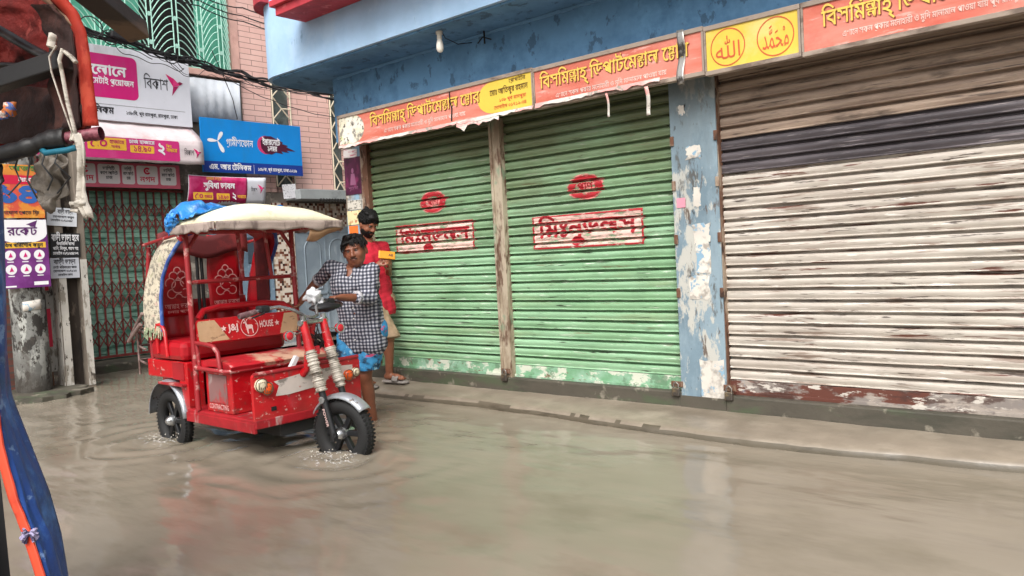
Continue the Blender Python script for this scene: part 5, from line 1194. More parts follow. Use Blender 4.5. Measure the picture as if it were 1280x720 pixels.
    def build(s, name, m, parent, relax=1):
        vs, fs = s.mesh(); me = bpy.data.meshes.new(name); o_ = np.array(org(parent))
        for _ in range(relax):                       # light Laplacian smoothing
            acc = np.zeros_like(vs); n = np.zeros(len(vs))
            for i in range(4):
                j = (i+1) % 4; np.add.at(acc, fs[:, i], vs[fs[:, j]]); np.add.at(n, fs[:, i], 1); np.add.at(acc, fs[:, j], vs[fs[:, i]]); np.add.at(n, fs[:, j], 1)
            vs = vs*.5+.5*acc/n[:, None]
        me.from_pydata((vs-o_).tolist(), [], fs.tolist()); me.polygons.foreach_set('use_smooth', [True]*len(me.polygons)); me.update()
        o = bpy.data.objects.new(name, me); COL.objects.link(o); me.materials.append(m); o.parent = parent; ORG[o.name] = org(parent)
        return o
def frame(fwd, up=(0, 0, 1), roll=0):
    """columns: right-hand side of the person, forward, up"""
    f = Vector(fwd).normalized(); u = Vector(up).normalized(); r_ = f.cross(u).normalized(); u = r_.cross(f)
    if roll: q = Matrix.Rotation(roll, 3, f); r_ = q @ r_; u = q @ u
    return Matrix((r_, f, u)).transposed()
def skin_mat(name, c, c2):
    t = NT(name); s = t.mix(t.ramp(t.noise(14, 4), .35, .7), hx(c), hx(c2)); t.link(s, t.b.inputs['Base Color'])
    t.b.inputs['Roughness'].default_value = .48; t.b.inputs['Subsurface Weight'].default_value = .08; t.b.inputs['Subsurface Radius'].default_value = (.01, .004, .002)
    t.bump(t.noise(90, 3), .12, .002); return t.m
hairm = mat('black_hair', '#0b0a09', .62, spec=.25, vary=.4, vscale=60, bump=((160, 160, 60), .8, .004))
eyew = mat('eye_white', '#7d726c', .25, vary=0); iris = mat('dark_iris', '#140c08', .15, vary=0); lipm = mat('lip_brown', '#5b2f27', .5, vary=.05)
def head(S, c, M, w=1.0):
    """c: centre of the skull; M columns = right, forward, up"""
    c = Vector(c); L = lambda x, y, z: c+M @ Vector((x, y, z))
    Mn = np.array(M)
    S.ell(L(0, -.008, .022), (.076*w, .096, .092), Mn, .03); S.ell(L(0, .018, -.035), (.064*w, .074, .085), Mn, .03)
    S.ell(L(0, .045, -.088), (.036*w, .034, .030), Mn, .03)                                    # chin
    for s in (-1, 1):
        S.ell(L(s*.040, .062, -.030), (.024, .018, .020), Mn, .02)                              # cheek
        S.ell(L(s*.032, .093, .010), (.017, .012, .013), Mn, .012, 'ss')                        # eye socket
        S.ell(L(s*.030, .088, .030), (.026, .012, .009), Mn, .014)                              # brow
        S.ell(L(s*.078*w, -.008, -.010), (.010, .020, .032), Mn, .008)                          # ear
        S.ell(L(s*.014, .100, -.030), (.010, .011, .009), Mn, .008)                             # nostril wing
    S.cap(L(0, .088, .018), L(0, .112, -.028), .009, .0125, .012)                               # nose
    S.ell(L(0, .088, -.058), (.026, .013, .008), Mn, .010); S.ell(L(0, .086, -.072), (.022, .013, .009), Mn, .010)
def face_parts(par, c, M, hair_fn, w=1.0, lips=True):
    c = Vector(c); L = lambda x, y, z: c+M @ Vector((x, y, z)); f = M @ Vector((0, 1, 0))
    for s in (-1, 1):
        p = L(s*.032, .079, .009); mb = MB(); mb.ball(p, .0105, 12, 8); e = mb.build('eye', eyew, par)
        mb = MB(); mb.ball(p+f*.0058, .0064, 10, 6); mb.build('iris', iris, e)
        mb = MB(); pts = [L(s*(.014+.008*k), .094-.0016*k*k*.6, .024+.006*math.sin(k/4*math.pi)) for k in range(5)]; mb.tube(pts, .004, 6, True, [.003, .0048, .0048, .004, .0018]); mb.build('eyebrow', hairm, par)
        mb = MB(); pts = [L(s*(.020+.006*k), .0905-.0011*k*k, .0125+.0045*math.sin(k/4*math.pi)) for k in range(5)]; mb.tube(pts, .0026, 6); mb.build('eyelid', mat('eyelid_shade', '#2a1712', .6, vary=0), par)
    if lips:
        mb = MB(); pts = [L(-.024+.008*k, .0995-.0013*abs(k-3)**1.7, -.064+.0012*abs(k-3)) for k in range(7)]; mb.tube(pts, .004, 6, True, [.0015, .0035, .0042, .0038, .0042, .0035, .0015]); mb.build('mouth', lipm, par)
def hand(S, wrist, knuck, pn, curl=.5, side=1, size=1.0, thumb=1):
    """wrist -> knuckle centre, pn = palm normal (the way fingers curl)"""
    w = Vector(wrist); k = Vector(knuck); d = (k-w).normalized(); pn = Vector(pn); pn = (pn-d*pn.dot(d)).normalized(); x = d.cross(pn).normalized()*side
    S.cap(w, w+d*.03*size, .026*size, .030*size, .02, flat=(pn, .6))
    for q, l in ((-.027, .062), (-.009, .072), (.009, .076), (.027, .070)):
        base = w+d*.082*size+x*q*size; S.cap(w+d*.02*size+x*q*.7*size, base, .013*size, .0115*size, .012)
        a0 = curl*.9; p = base
        for j, (fr, rr_) in enumerate(((.45, .0095), (.32, .0088), (.26, .0078))):
            dd = d*math.cos(a0)+pn*math.sin(a0); e = p+dd*l*fr*size; S.cap(p, e, (rr_+.0006)*size, rr_*size, .004); p = e; a0 += curl*1.0
    tb = w+d*.028*size+x*.026*size*thumb; t1 = tb+(d*.6+x*.7*thumb+pn*.35)*.036*size; t2 = t1+(d*.85+x*.15*thumb+pn*.45)*.032*size; t3 = t2+(d*.8-x*.1*thumb+pn*.5)*.022*size
    S.chain([tb, t1, t2, t3], [.015*size, .0125*size, .011*size, .009*size], .006)

def strands(mb, c, M, n, top, length, seed, wx=.088, fall=.5, front=1.0):
    q = random.Random(seed); c = Vector(c)
    while n:
        th = q.uniform(0, 6.283); ph = math.acos(q.uniform(top, 1)); d = V(math.sin(ph)*math.cos(th), math.sin(ph)*math.sin(th), math.cos(ph))
        if d.y > .55 and d.z < .52: continue
        p = V(d.x*wx, d.y*.104-.014, d.z*.100+.038); f = V(d.x*.5+q.gauss(0, .35), .75*front+q.gauss(0, .35), -d.z*.1); f = (f-d*f.dot(d)).normalized()
        l = length*q.uniform(.6, 1.2); pts = [p-d*.006, p+d*.006+f*l*.35, p+d*.008+f*l*.75-V(0, 0, fall*l*.3), p+d*.002+f*l-V(0, 0, fall*l*.75)]
        mb.tube([c+M @ x for x in pts], .004, 4, True, [.0045, .0045, .0035, .001]); n -= 1
# --- the driver, bending over the far handlebar grip ---
skA = skin_mat('brown_skin', '#6b3f2c', '#7d4c36')
DR = thing('person', (-5.36, 4.24, -.1), 'man in checked shirt and blue folded shorts pushing the rickshaw by its handlebar', 'person')
hc = V(-5.235, 4.065, 1.432); Mh = frame((.60, -.78, -.08), (-.04, -.10, 1), R(3))
neck = V(-5.285, 4.045, 1.295); chest = V(-5.285, 4.085, 1.16); belly = V(-5.315, 4.135, .98); pelv = V(-5.345, 4.185, .79)
Rsh, Lsh = V(-5.425, 3.965, 1.31), V(-5.150, 4.160, 1.27)
Rel, Rw, Rk = V(-5.655, 3.985, 1.20), V(-5.765, 3.905, 1.06), V(-5.80, 3.865, 1.01)
Lel, Lw = V(-5.12, 4.10, 1.05), V(-5.185, 3.93, 1.01)
grip_c = HB[-1].lerp(HB[-2], .80); Lk = grip_c+V(.0, .035, .035)
Lw = Lk+(Lel-Lk).normalized()*.09
hipR, hipL = V(-5.43, 4.14, .76), V(-5.27, 4.24, .76)
knR, ankR = V(-5.44, 4.05, .40), V(-5.56, 4.20, -.03); knL, ankL = V(-5.345, 4.17, .40), V(-5.375, 4.26, -.03)
S = Sdf((-6.0, 3.7, -.16), (-4.95, 4.5, 1.62), .0065)
head(S, hc, Mh, 1.2)
S.cap(hc+Mh @ V(0, -.02, -.06), neck+V(0, .02, -.03), .052, .060, .03)
S.cap(neck+V(0, .02, -.05), Rsh, .055, .05, .03); S.cap(neck+V(0, .02, -.05), Lsh, .055, .05, .03)
S.cap(chest, belly, .12, .12, .05); S.cap(belly, pelv, .12, .125, .05)
S.chain([Rsh, Rel, Rw], [.050, .039, .027], .02); S.chain([Lsh, Lel, Lw], [.050, .040, .028], .02)
S.cap(Rel, Rel.lerp(Rw, .45), .039, .037, .01); S.cap(Lel, Lel.lerp(Lw, .4), .041, .039, .01)
hand(S, Rw, Rk, (-.3, -.9, -.1), .75, 1, 1.0, -1)
hand(S, Lw, Lk, (0, -.35, -1), .95, 1, 1.0, -1)
for h_, k_, a_ in ((hipR, knR, ankR), (hipL, knL, ankL)):
    S.chain([h_, k_, a_], [.088, .056, .038], .03); S.cap(k_.lerp(a_, .15)+V(-.01, .02, 0), k_.lerp(a_, .45)+V(-.01, .02, 0), .048, .044, .02)
    S.chain([a_+V(0, .02, -.02), a_+V(.05, -.10, -.045), a_+V(.07, -.17, -.055)], [.036, .034, .024], .02)
S.build('body', skA, DR)
face_parts(DR, hc, Mh, None, 1.06)
# hair: cap of the skull, fringe over the brow
Hd = Sdf(hc-V(.18, .18, .12), hc+V(.18, .18, .19), .0055); Lh = lambda x, y, z: hc+Mh @ V(x, y, z); Mn = np.array(Mh)
Hd.ell(Lh(0, -.014, .040), (.092, .108, .098), Mn, .02)
for q in range(26):
    a = rnd.uniform(0, 6.28); Hd.ell(Lh(.074*math.cos(a)*rnd.uniform(.3, 1), .085*math.sin(a)*rnd.uniform(.3, 1)-.01, .105+rnd.uniform(-.02, .022)), (.024, .03, .018), Mn, .012)
Hd.ell(Lh(.02, .075, .072), (.062, .026, .020), Mn, .015)
Hd.ell(Lh(0, .080, .004), (.080, .080, .072), Mn, .012, 'ss'); Hd.plane(Lh(0, -.06, -.045), Mh @ V(0, .55, -.83))
Hd.wobble(.005, 120, 3); hr_ = Hd.build('hair', hairm, DR, 0)
mb = MB(); strands(mb, hc, Mh, 420, .12, .055, 5, .094); mb.build('hair_locks', hairm, hr_)
Mo = Sdf(hc-V(.12, .15, .13), hc+V(.12, .15, .03), .004); Mo.chain([Lh(-.030, .092, -.057), Lh(-.016, .1015, -.0495), Lh(0, .1045, -.047), Lh(.016, .1015, -.0495), Lh(.030, .092, -.057)], [.003, .0034, .003, .0034, .003], .003); Mo.build('moustache', mat('thin_moustache', '#22150f', .7, vary=0), DR, 0)
def check_mat():
    t = NT('checked_shirt'); a = t.sep()
    u = t.math('ADD', t.math('MULTIPLY', a[0], .80), t.math('MULTIPLY', a[1], .62)); u = t.math('ADD', u, t.math('MULTIPLY', t.noise(6, 2), .035)); w = t.math('ADD', a[2], t.math('MULTIPLY', t.noise(6, 2, (4, 1, 2)), .035))
    def st(x): return t.math('GREATER_THAN', t.math('FRACT', t.math('MULTIPLY', x, 1/.029)), .48)
    p = t.math('ADD', st(u), st(w)); r = t.n.new('ShaderNodeValToRGB'); r.color_ramp.interpolation = 'CONSTANT'; e = r.color_ramp.elements
    e[0].color = hx('#a9a9b0'); e[1].position = .25; e[1].color = hx('#575966'); q = e.new(.75); q.color = hx('#22242e')
    t.link(t.math('MULTIPLY', p, .5), r.inputs[0]); t.link(r.outputs[0], t.b.inputs['Base Color']); t.b.inputs['Roughness'].default_value = .85
    t.bump(t.noise((16, 16, 10), 4), .35, .012); return t.m
shirtm = check_mat()
C = Sdf((-5.85, 3.75, .52), (-4.93, 4.50, 1.42), .0075)
C.cap(neck+V(0, .02, -.045), Rsh, .064, .056, .03); C.cap(neck+V(0, .02, -.045), Lsh, .064, .056, .03)
C.cap(chest+V(.055, .04, .02), chest-V(.055, .04, -.02), .122, .122, .04); C.cap(chest+V(.055, .04, 0), belly+V(.042, .034, 0), .122, .120, .05); C.cap(chest-V(.055, .04, 0), belly-V(.042, .034, 0), .122, .120, .05)
C.cap(belly+V(.042, .03, 0), pelv+V(.055, .03, -.12), .124, .140, .05); C.cap(belly-V(.042, .03, 0), pelv-V(.055, .03, .12), .124, .140, .05)
C.cap(Rsh, Rsh.lerp(Rel, .92), .060, .052, .025); C.cap(Lsh, Lel, .060, .056, .025); C.cap(Lel, Lel.lerp(Lw, .46), .056, .050, .02)
C.plane((0, 0, .615), (.05, -.12, -.99))
C.wobble(.0105, 26, 5, (1, 1, .8)); C.wobble(.004, 60, 15, (1, 1, .6)); C.ell(neck+V(.04, -.06, .02), (.045, .045, .085), None, .012, 'ss')
C.build('shirt', shirtm, DR)
mb = MB(); nf = V(.60, -.78, 0).normalized(); nr = V(.78, .60, 0); nc = neck+V(.005, .012, .012)
def collar(u, v):
    a = R(-248+316*u); d_ = nr*math.cos(a)-nf*math.sin(a)*-1                      # open at the front
    drop = max(0, d_.dot(nf))
    return nc+d_*(.060+.020*v)+nf*(.02*drop)+V(0, 0, .030-.040*v-.055*drop*drop-.02*drop*v)
mb.sheet(collar, 26, 4, .005); mb.build('collar', shirtm, DR)
mb = MB()
for k in range(7):
    p = chest+nf*(.118+.004*(k > 2))+nr*.004+V(0, 0, .07-.085*k); mb.lathe(p, nf, [(0, .0055), (.012, .0055)], 8)
mb.build('buttons', mat('shirt_button', '#c9c7c2', .4, vary=0), DR)
for el, w_, t0, r_ in ((Rsh, Rel, .90, .056), (Lel, Lw, .45, .053)):
    mb = MB(); d_ = (w_-el).normalized(); p = el.lerp(w_, t0); mb.loft([mb.ring(p+d_*h, d_, q, 18) for h, q in ((-.018, r_*.9), (-.016, r_*1.02), (.0, r_*1.05), (.016, r_), (.018, r_*.85))], True); mb.build('rolled_cuff', mat('pale_cuff', '#a7a6aa', .8, layers=[('#6a6b73', (30, 30, 30), .5, .6)]), DR)
Lu = Sdf((-5.65, 3.9, .44), (-5.08, 4.50, .86), .0075)
Lu.cap(hipR+V(0, 0, .02), knR.lerp(hipR, .22), .118, .110, .05); Lu.cap(hipL+V(0, 0, .02), knL.lerp(hipL, .22), .118, .112, .05)
Lu.plane((0, 0, .515), (.1, 0, -.99)); Lu.wobble(.010, 30, 8, (1.3, 1.3, .5))
Lu.build('folded_shorts', mat('blue_check_cloth', '#2f7fae', .8, layers=[('#16283c', (3, 3, 5), .50, .58), ('#8fb6c9', (12, 12, 9), .62, .68), ('#b3476a', (4, 4, 6), .68, .72)]), DR)

# --- the man in red looking at his phone on the pavement ---
skB = skin_mat('warm_brown_skin', '#7d4d37', '#8d5a42')
MR = thing('person', (-6.27, 5.13, .11), 'bearded man in red t-shirt and khaki shorts looking at his phone by the green shutter', 'person')
hc = V(-6.335, 5.10, 1.715); Mh = frame((.93, -.04, -.50), (.5, -.02, .87))
neck = V(-6.385, 5.125, 1.535); chest = V(-6.385, 5.135, 1.36); belly = V(-6.335, 5.135, 1.12); pelv = V(-6.31, 5.135, .95)
Rsh, Lsh = V(-6.375, 4.965, 1.475), V(-6.375, 5.30, 1.475)
Rel, Rw = V(-6.33, 4.945, 1.21), V(-6.14, 5.03, 1.30); Rk = V(-6.085, 5.07, 1.355)
Lel, Lw = V(-6.30, 5.285, 1.20), V(-6.12, 5.16, 1.27); Lk = V(-6.06, 5.12, 1.31)
hipR, hipL = V(-6.30, 5.05, .92), V(-6.30, 5.22, .92); knR, ankR = V(-6.17, 5.15, .60), V(-6.245, 5.185, .205); knL, ankL = V(-6.36, 5.10, .57), V(-6.50, 5.02, .17)
S = Sdf((-6.68, 4.82, .04), (-5.9, 5.42, 1.9), .0065)
head(S, hc, Mh, 1.0)
S.cap(hc+Mh @ V(0, -.025, -.06), neck+V(0, 0, -.02), .052, .058, .03); S.cap(neck+V(0, 0, -.06), Rsh, .055, .05, .03); S.cap(neck+V(0, 0, -.06), Lsh, .055, .05, .03)
S.cap(chest, belly, .11, .11, .05); S.cap(belly, pelv, .11, .12, .05)
S.chain([Rsh, Rel, Rw], [.047, .037, .026], .02); S.chain([Lsh, Lel, Lw], [.047, .037, .026], .02); S.cap(Rel, Rel.lerp(Rw, .4), .037, .036, .01); S.cap(Lel, Lel.lerp(Lw, .4), .037, .036, .01)
hand(S, Rw, Rk, (.1, .55, -.2), .65, 1, .95, -1); hand(S, Lw, Lk, (0, -.6, .5), .6, 1, .95, 1)
for h_, k_, a_, t_ in ((hipR, knR, ankR, V(.95, .15, 0)), (hipL, knL, ankL, V(.9, .1, 0))):
    S.chain([h_, k_, a_], [.085, .054, .037], .03); S.cap(k_.lerp(a_, .15)-V(.02, 0, 0), k_.lerp(a_, .45)-V(.022, 0, 0), .047, .042, .02)
    S.chain([a_-t_*.03+V(0, 0, -.03), a_+t_*.10+V(0, 0, -.035), a_+t_*.17+V(0, 0, -.04)], [.034, .033, .025], .02)
    for j in range(5): S.cap(a_+t_*.16+V(-.1, .9, 0)*(.022*(j-2))*.9+V(0, 0, -.043), a_+t_*(.205-.008*abs(j-1))+V(0, .02*(j-2)*.9, -.047), .0105, .009, .006)
S.build('body', skB, MR); face_parts(MR, hc, Mh, None)
Lh = lambda x, y, z: hc+Mh @ V(x, y, z); Mn = np.array(Mh)
Hd = Sdf(hc-V(.19, .18, .16), hc+V(.2, .18, .19), .0055)
Hd.ell(Lh(0, -.016, .040), (.087, .108, .100), Mn, .02); Hd.ell(Lh(0, .055, .098), (.055, .045, .035), Mn, .02)
for q in range(20):
    a = rnd.uniform(0, 6.28); Hd.ell(Lh(.07*math.cos(a)*rnd.uniform(.3, 1), .085*math.sin(a)*rnd.uniform(.3, 1)-.01, .11+rnd.uniform(-.02, .02)), (.024, .03, .02), Mn, .012)
Hd.ell(Lh(0, .074, -.012), (.062, .075, .062), Mn, .012, 'ss'); Hd.plane(Lh(0, -.05, -.045), Mh @ V(0, .5, -.85)); Hd.wobble(.005, 110, 6); hr_ = Hd.build('hair', hairm, MR, 0)
mb = MB(); strands(mb, hc, Mh, 380, .12, .05, 8, .088); mb.build('hair_locks', hairm, hr_)
Bd = Sdf(hc-V(.16, .17, .17), hc+V(.17, .17, .08), .005)
Bd.ell(Lh(0, .018, -.052), (.070, .082, .078), Mn, .015); Bd.ell(Lh(0, .048, -.100), (.042, .040, .030), Mn, .015); Bd.ell(Lh(0, .060, .0), (.058, .062, .048), Mn, .01, 'ss'); Bd.plane(Lh(0, 0, -.042), Mh @ V(0, -.25, 1)); Bd.plane(Lh(0, -.005, 0), Mh @ V(0, -1, .1)); Bd.ell(Lh(0, .105, -.066), (.020, .02, .010), Mn, .008, 'ss')
Bd.cap(Lh(-.026, .095, -.054), Lh(.026, .095, -.054), .006, .006, .006); Bd.wobble(.002, 150, 2); Bd.build('beard', hairm, MR, 0)
C = Sdf((-6.62, 4.80, .80), (-6.12, 5.42, 1.62), .0075)
C.cap(neck+V(0, 0, -.045), Rsh, .064, .060, .03); C.cap(neck+V(0, 0, -.045), Lsh, .064, .060, .03)
C.cap(chest+V(0, .07, 0), chest-V(0, .07, 0), .125, .125, .04)
for s in (-1, 1): C.cap(chest+V(0, .06*s, 0), belly+V(0, .05*s, 0), .124, .120, .05); C.cap(belly+V(0, .05*s, 0), pelv+V(.01, .06*s, -.10), .122, .135, .05)
C.cap(Rsh, Rsh.lerp(Rel, .62), .068, .066, .03); C.cap(Lsh, Lsh.lerp(Lel, .62), .068, .066, .03)
C.plane((0, 0, .885), (.08, 0, -.99)); C.wobble(.008, 24, 9, (1, 1, .9)); C.build('t_shirt', mat('red_tshirt_cloth', '#b3142c', .85, layers=[('#8f0f22', 4, .5, .75)], bump=((14, 14, 8), .35, .012)), MR)
Tr = Sdf((-6.6, 4.88, .46), (-6.02, 5.42, 1.05), .0075)
for h_, k_ in ((hipR, knR), (hipL, knL)): Tr.cap(h_+V(0, 0, .03), k_.lerp(h_, .02), .112, .092, .04); Tr.cap(k_.lerp(h_, .02), k_.lerp(h_, -.1), .092, .09, .02)
Tr.plane((-6.2, 5.1, .555), (.25, 0, -.97)); Tr.wobble(.008, 28, 4, (1, 1, .7)); Tr.build('shorts', mat('khaki_cloth', '#a58d72', .85, layers=[('#8d765d', 5, .5, .7)], bump=((16, 16, 9), .35, .01)), MR)
for a_, t_ in ((ankR, V(.95, .15, 0)), (ankL, V(.9, .1, 0))):
    b = a_-V(0, 0, .085); sole = Sdf(b-V(.12, .09, .03), b+V(.3, .12, .12), .006)
    sole.cap(b-t_*.045+V(0, 0, .008), b+t_*.20+V(0, 0, .004), .046, .052, .01, flat=((0, 0, 1), .38)); sd = sole.build('sandal', mat('grey_sandal', '#8d8680', .7, layers=[('#6f6862', 9, .5, .7)]), MR)
    mb = MB(); sd_ = V(-t_.y, t_.x, 0).normalized()
    mb.sheet(lambda u, v: b+t_*(.07+.075*v)+sd_*(.056*math.cos(math.pi*u))+V(0, 0, .016+.062*math.sin(math.pi*u)*(1-.22*v)), 12, 5, .006); mb.build('strap', mat('grey_sandal', '#8d8680'), sd)
PH = thing('phone', (-6.07, 5.10, 1.37), 'phone in an orange yellow case held by the man in red', 'phone')
rot = frame((.35, -.25, 1.0), (-.6, .2, .6)); pc = V(-6.055, 5.085, 1.395)
mb = MB(); mb.box(pc-V(.008, .082, .040), pc+V(.008, .082, .040), .006, rot=Matrix.Rotation(R(-28), 3, 'Z') @ Matrix.Rotation(R(-8), 3, 'X') @ Matrix.Rotation(R(-18), 3, 'Y')); mb.build('phone_case', mat('orange_phone_case', '#cf8a1c', .4, vary=.05), PH)
RR = Matrix.Rotation(R(-28), 3, 'Z') @ Matrix.Rotation(R(-8), 3, 'X') @ Matrix.Rotation(R(-18), 3, 'Y')
mb = MB(); o_ = pc+RR @ V(-.0, 0, 0)
put_text(mb, 'AB', o_+RR @ V(.0092, .015, -.012), RR @ V(0, 1, 0), RR @ V(0, 0, 1), .022, .02); mb.build('case_mark', ink, PH)

# ------------------------------------------------------------------ foreground: a parked cycle rickshaw's hood close to the camera on the left
def cloth(name, c, tr, layers, bump, rough=.8):
    m = mat(name, c, rough, layers=layers, bump=bump)
    nt = m.node_tree; b = nt.nodes['Principled BSDF']; out = nt.nodes['Material Output']
    t = nt.nodes.new('ShaderNodeBsdfTranslucent'); mx = nt.nodes.new('ShaderNodeMixShader'); mx.inputs[0].default_value = tr
    src = b.inputs['Base Color'].links[0].from_socket; nt.links.new(src, t.inputs[0])
    nt.links.new(b.outputs[0], mx.inputs[1]); nt.links.new(t.outputs[0], mx.inputs[2]); nt.links.new(mx.outputs[0], out.inputs[0]); return m
hoodcloth = cloth('orange_red_hood_cloth', '#b5331f', .35, [('#8d2418', (5, 5, 3), .45, .7), ('#c9553c', (14, 14, 9), .58, .7, .6)], (22, .5, .01))
liningm = cloth('dark_red_lining', '#8f2a24', .55, [('#5a1a16', (3, 3, 4), .42, .66), ('#b4534a', (16, 16, 12), .60, .72, .7), ('#3a1210', (6, 6, 8), .62, .75)], (16, .8, .03))
darkwood = mat('dark_weathered_wood', '#2b2019', .7, layers=[('#5a4636', (3, 3, 20), .5, .7), ('#1c1512', 6, .55, .75)], bump=(14, .4, .005))
blackwood = mat('black_painted_wood', '#1b1a1a', .5, layers=[('#3d3b39', (9, 9, 16), .58, .72)], bump=(20, .3, .004))
PK = thing('parked_rickshaw', (-2.75, .6, -.1), 'parked rickshaw with orange red hood at the left edge, seen from close by', 'rickshaw')
LIP = [(-2.382, .89, 2.199), (-2.358, .905, 2.109), (-2.334, .924, 2.063), (-2.32, .933, 2.007), (-2.312, .935, 1.93), (-2.307, .936, 1.853), (-2.298, .938, 1.76)]
LIN = [(-2.448, .872, 2.213), (-2.426, .887, 2.122), (-2.393, .913, 2.071), (-2.375, .925, 2.011), (-2.371, .925, 1.94), (-2.367, .924, 1.862), (-2.363, .921, 1.761)]
LFT = [(-3.432, .783, 2.458), (-3.434, .775, 2.347), (-3.434, .772, 2.291), (-3.435, .766, 2.213), (-3.436, .76, 2.123), (-3.437, .754, 2.025), (-3.439, .745, 1.80)]
def along(P, v):
    f = v*(len(P)-1); i = min(int(f), len(P)-2); f -= i
    return V(*P[i]).lerp(V(*P[i+1]), f)
mb = MB(); mb.sheet(lambda u, v: along(LIP, v).lerp(along(LIN, v), u)+V(.015*math.sin(u*math.pi)+.006*mnoise.noise(V(v*12, u, 3)), -.012*math.sin(u*math.pi), .004*mnoise.noise(V(v*9, u*2, 8))), 6, 40, .006); hd = mb.build('hood', hoodcloth, PK)
def lin(u, v):
    p = along(LIN, v).lerp(along(LFT, v), u)
    return p+V(.02, .22*math.sin(u*math.pi*.9)+.03*mnoise.noise(V(u*7, v*5, 1))+.012*mnoise.noise(V(u*18, v*14, 5)), .03*mnoise.noise(V(u*5, v*4, 9)))
mb = MB(); mb.sheet(lin, 60, 40, .004); mb.build('hood_lining', liningm, hd)
mb = MB(); mb.sheet(lambda u, v: along(LIP, 0).lerp(V(-3.43, .78, 2.46), u)+V(0, -.9*v+.0, .10*math.sin(v*2.2)+.12*v+.02*mnoise.noise(V(u*6, v*6, 0))), 20, 20, .006); mb.build('hood_roof', hoodcloth, hd)
mb = MB(); mb.tube([(-2.857, .805, 2.175), (-2.656, .90, 2.04), (-2.40, .925, 1.925)], .028, 8, flat=.5); mb.build('hood_rib', blackwood, PK)
mb = MB(); mb.tube([(-2.857, .79, 2.01), (-2.68, .84, 1.985), (-2.60, .86, 1.97)], .016, 8, flat=.5); mb.build('hood_rib', blackwood, PK)
mb = MB(); mb.tube([(-2.56, .867, 2.196), (-2.429, .91, 2.105), (-2.350, .928, 2.03)], .017, 8, flat=.6); mb.build('hood_rib', mat('tan_batten', '#7d5f49', .7, layers=[('#5a4030', 8, .5, .7)]), PK)
brownl = mat('lining_shade_brown', '#2a1613', .9, layers=[('#45251d', 6, .5, .7), ('#170c0b', (4, 4, 9), .55, .75)], bump=(14, .6, .02))  # for added dark sheets that stand in for shade inside the hood
mb = MB(); mb.sheet(lambda u, v: along(LIN, .22+.78*v).lerp(along(LFT, .3+.7*v), .12*u)+V(.008, -.01+.02*mnoise.noise(V(u*3, v*6, 2)), 0), 10, 26, .004); mb.build('lining_shade_sheet', brownl, hd)
mb = MB(); mb.sheet(lambda u, v: along(LIN, .80+.20*v).lerp(along(LFT, .80+.20*v), u*.97)+V(.02, .05*math.sin(u*math.pi*.9)+.03*mnoise.noise(V(u*7, v*3, 4)), .02*mnoise.noise(V(u*6, 0, 3))), 40, 8, .004); mb.build('lining_shade_sheet', brownl, hd)
def beam(a, b, w, h, m, name, par, roll=0):
    a, b = V(*a), V(*b); d_ = (b-a).normalized(); M = frame(d_, (0, 0, 1), roll); c = (a+b)/2; L = (b-a).length/2
    mb = MB(); mb.box(c-V(w/2, L, h/2), c+V(w/2, L, h/2), .004, rot=M, piv=c); return mb.build(name, m, par)
beam((-2.365, .89, 1.944), (-2.95, .62, 1.86), .05, .05, blackwood, 'cross_beam', PK)
beam((-2.195, 1.018, 2.004), (-1.86, .56, 2.11), .058, .05, darkwood, 'roof_batten', PK, R(10))
beam((-1.86, .58, 2.13), (-2.6, -.05, 2.30), .05, .05, darkwood, 'roof_batten', PK)
mb = MB(); mb.box((-3.45, -.15, .35), (-2.75, .62, .75), .03); mb.build('seat_body', mat('dark_seat_body', '#241d1b', .7), PK)
mb = MB(); mb.poly([(-2.844, .80, -.16), (-3.372, .36, -.126), (-3.349, .50, 1.80), (-2.96, .80, 1.80)]); mb.build('dark_side_sheet', mat('interior_shade_black', '#0e0d0e', .9, vary=.3), PK)  # added black sheet standing in for the unlit interior
for y in (-.2, .66):
    mb = MB(); c = V(-3.15, y, .22); mb.lathe(c-V(0, .02, 0), (0, 1, 0), [(0, .30), (.005, .325), (.035, .325), (.04, .30), (.03, .295), (.01, .295), (0, .30)], 36); w_ = mb.build('wheel', tyre, PK)
    mb = MB()
    for k in range(16): a = 2*math.pi*k/16; mb.tube([c, c+V(.30*math.cos(a), 0, .30*math.sin(a))], .003, 4)
    mb.build('spokes', chrome, w_)
for p in ((-3.40, .6), (-3.40, -.1), (-2.72, -.1)): mb = MB(); mb.tube([(*p, .6), (*p, 2.3)], .015, 6); mb.build('hood_post', blackwood, PK)

strapw = mat('dirty_white_strap', '#b9b2a6', .8, layers=[('#7f776b', (14, 14, 30), .55, .7)], bump=(50, .4, .003))
t = thing('cloth_strap', (-2.34, .87, 1.9), 'dirty white cloth strap looped over the black beam and knotted below the grip', 'strap')
mb = MB()
mb.tube([(-2.345, .862, 1.975), (-2.357, .846, 1.945), (-2.36, .850, 1.905), (-2.338, .862, 1.818), (-2.317, .874, 1.741), (-2.312, .866, 1.715)], .0058, 6, flat=.4)
mb.tube([(-2.331, .872, 1.965), (-2.333, .862, 1.935), (-2.337, .868, 1.90), (-2.325, .872, 1.817), (-2.312, .880, 1.74), (-2.308, .87, 1.716)], .0058, 6, flat=.4)
mb.build('loop', strapw, t)
mb = MB(); mb.tube([(-2.352, .85, 1.97), (-2.36, .86, 2.0), (-2.37, .865, 2.01)], .012, 6, flat=.4); mb.tube([(-2.318, .872, 1.955), (-2.305, .882, 1.94), (-2.297, .89, 1.925)], .012, 6, flat=.45); mb.build('loose_end', strapw, t)
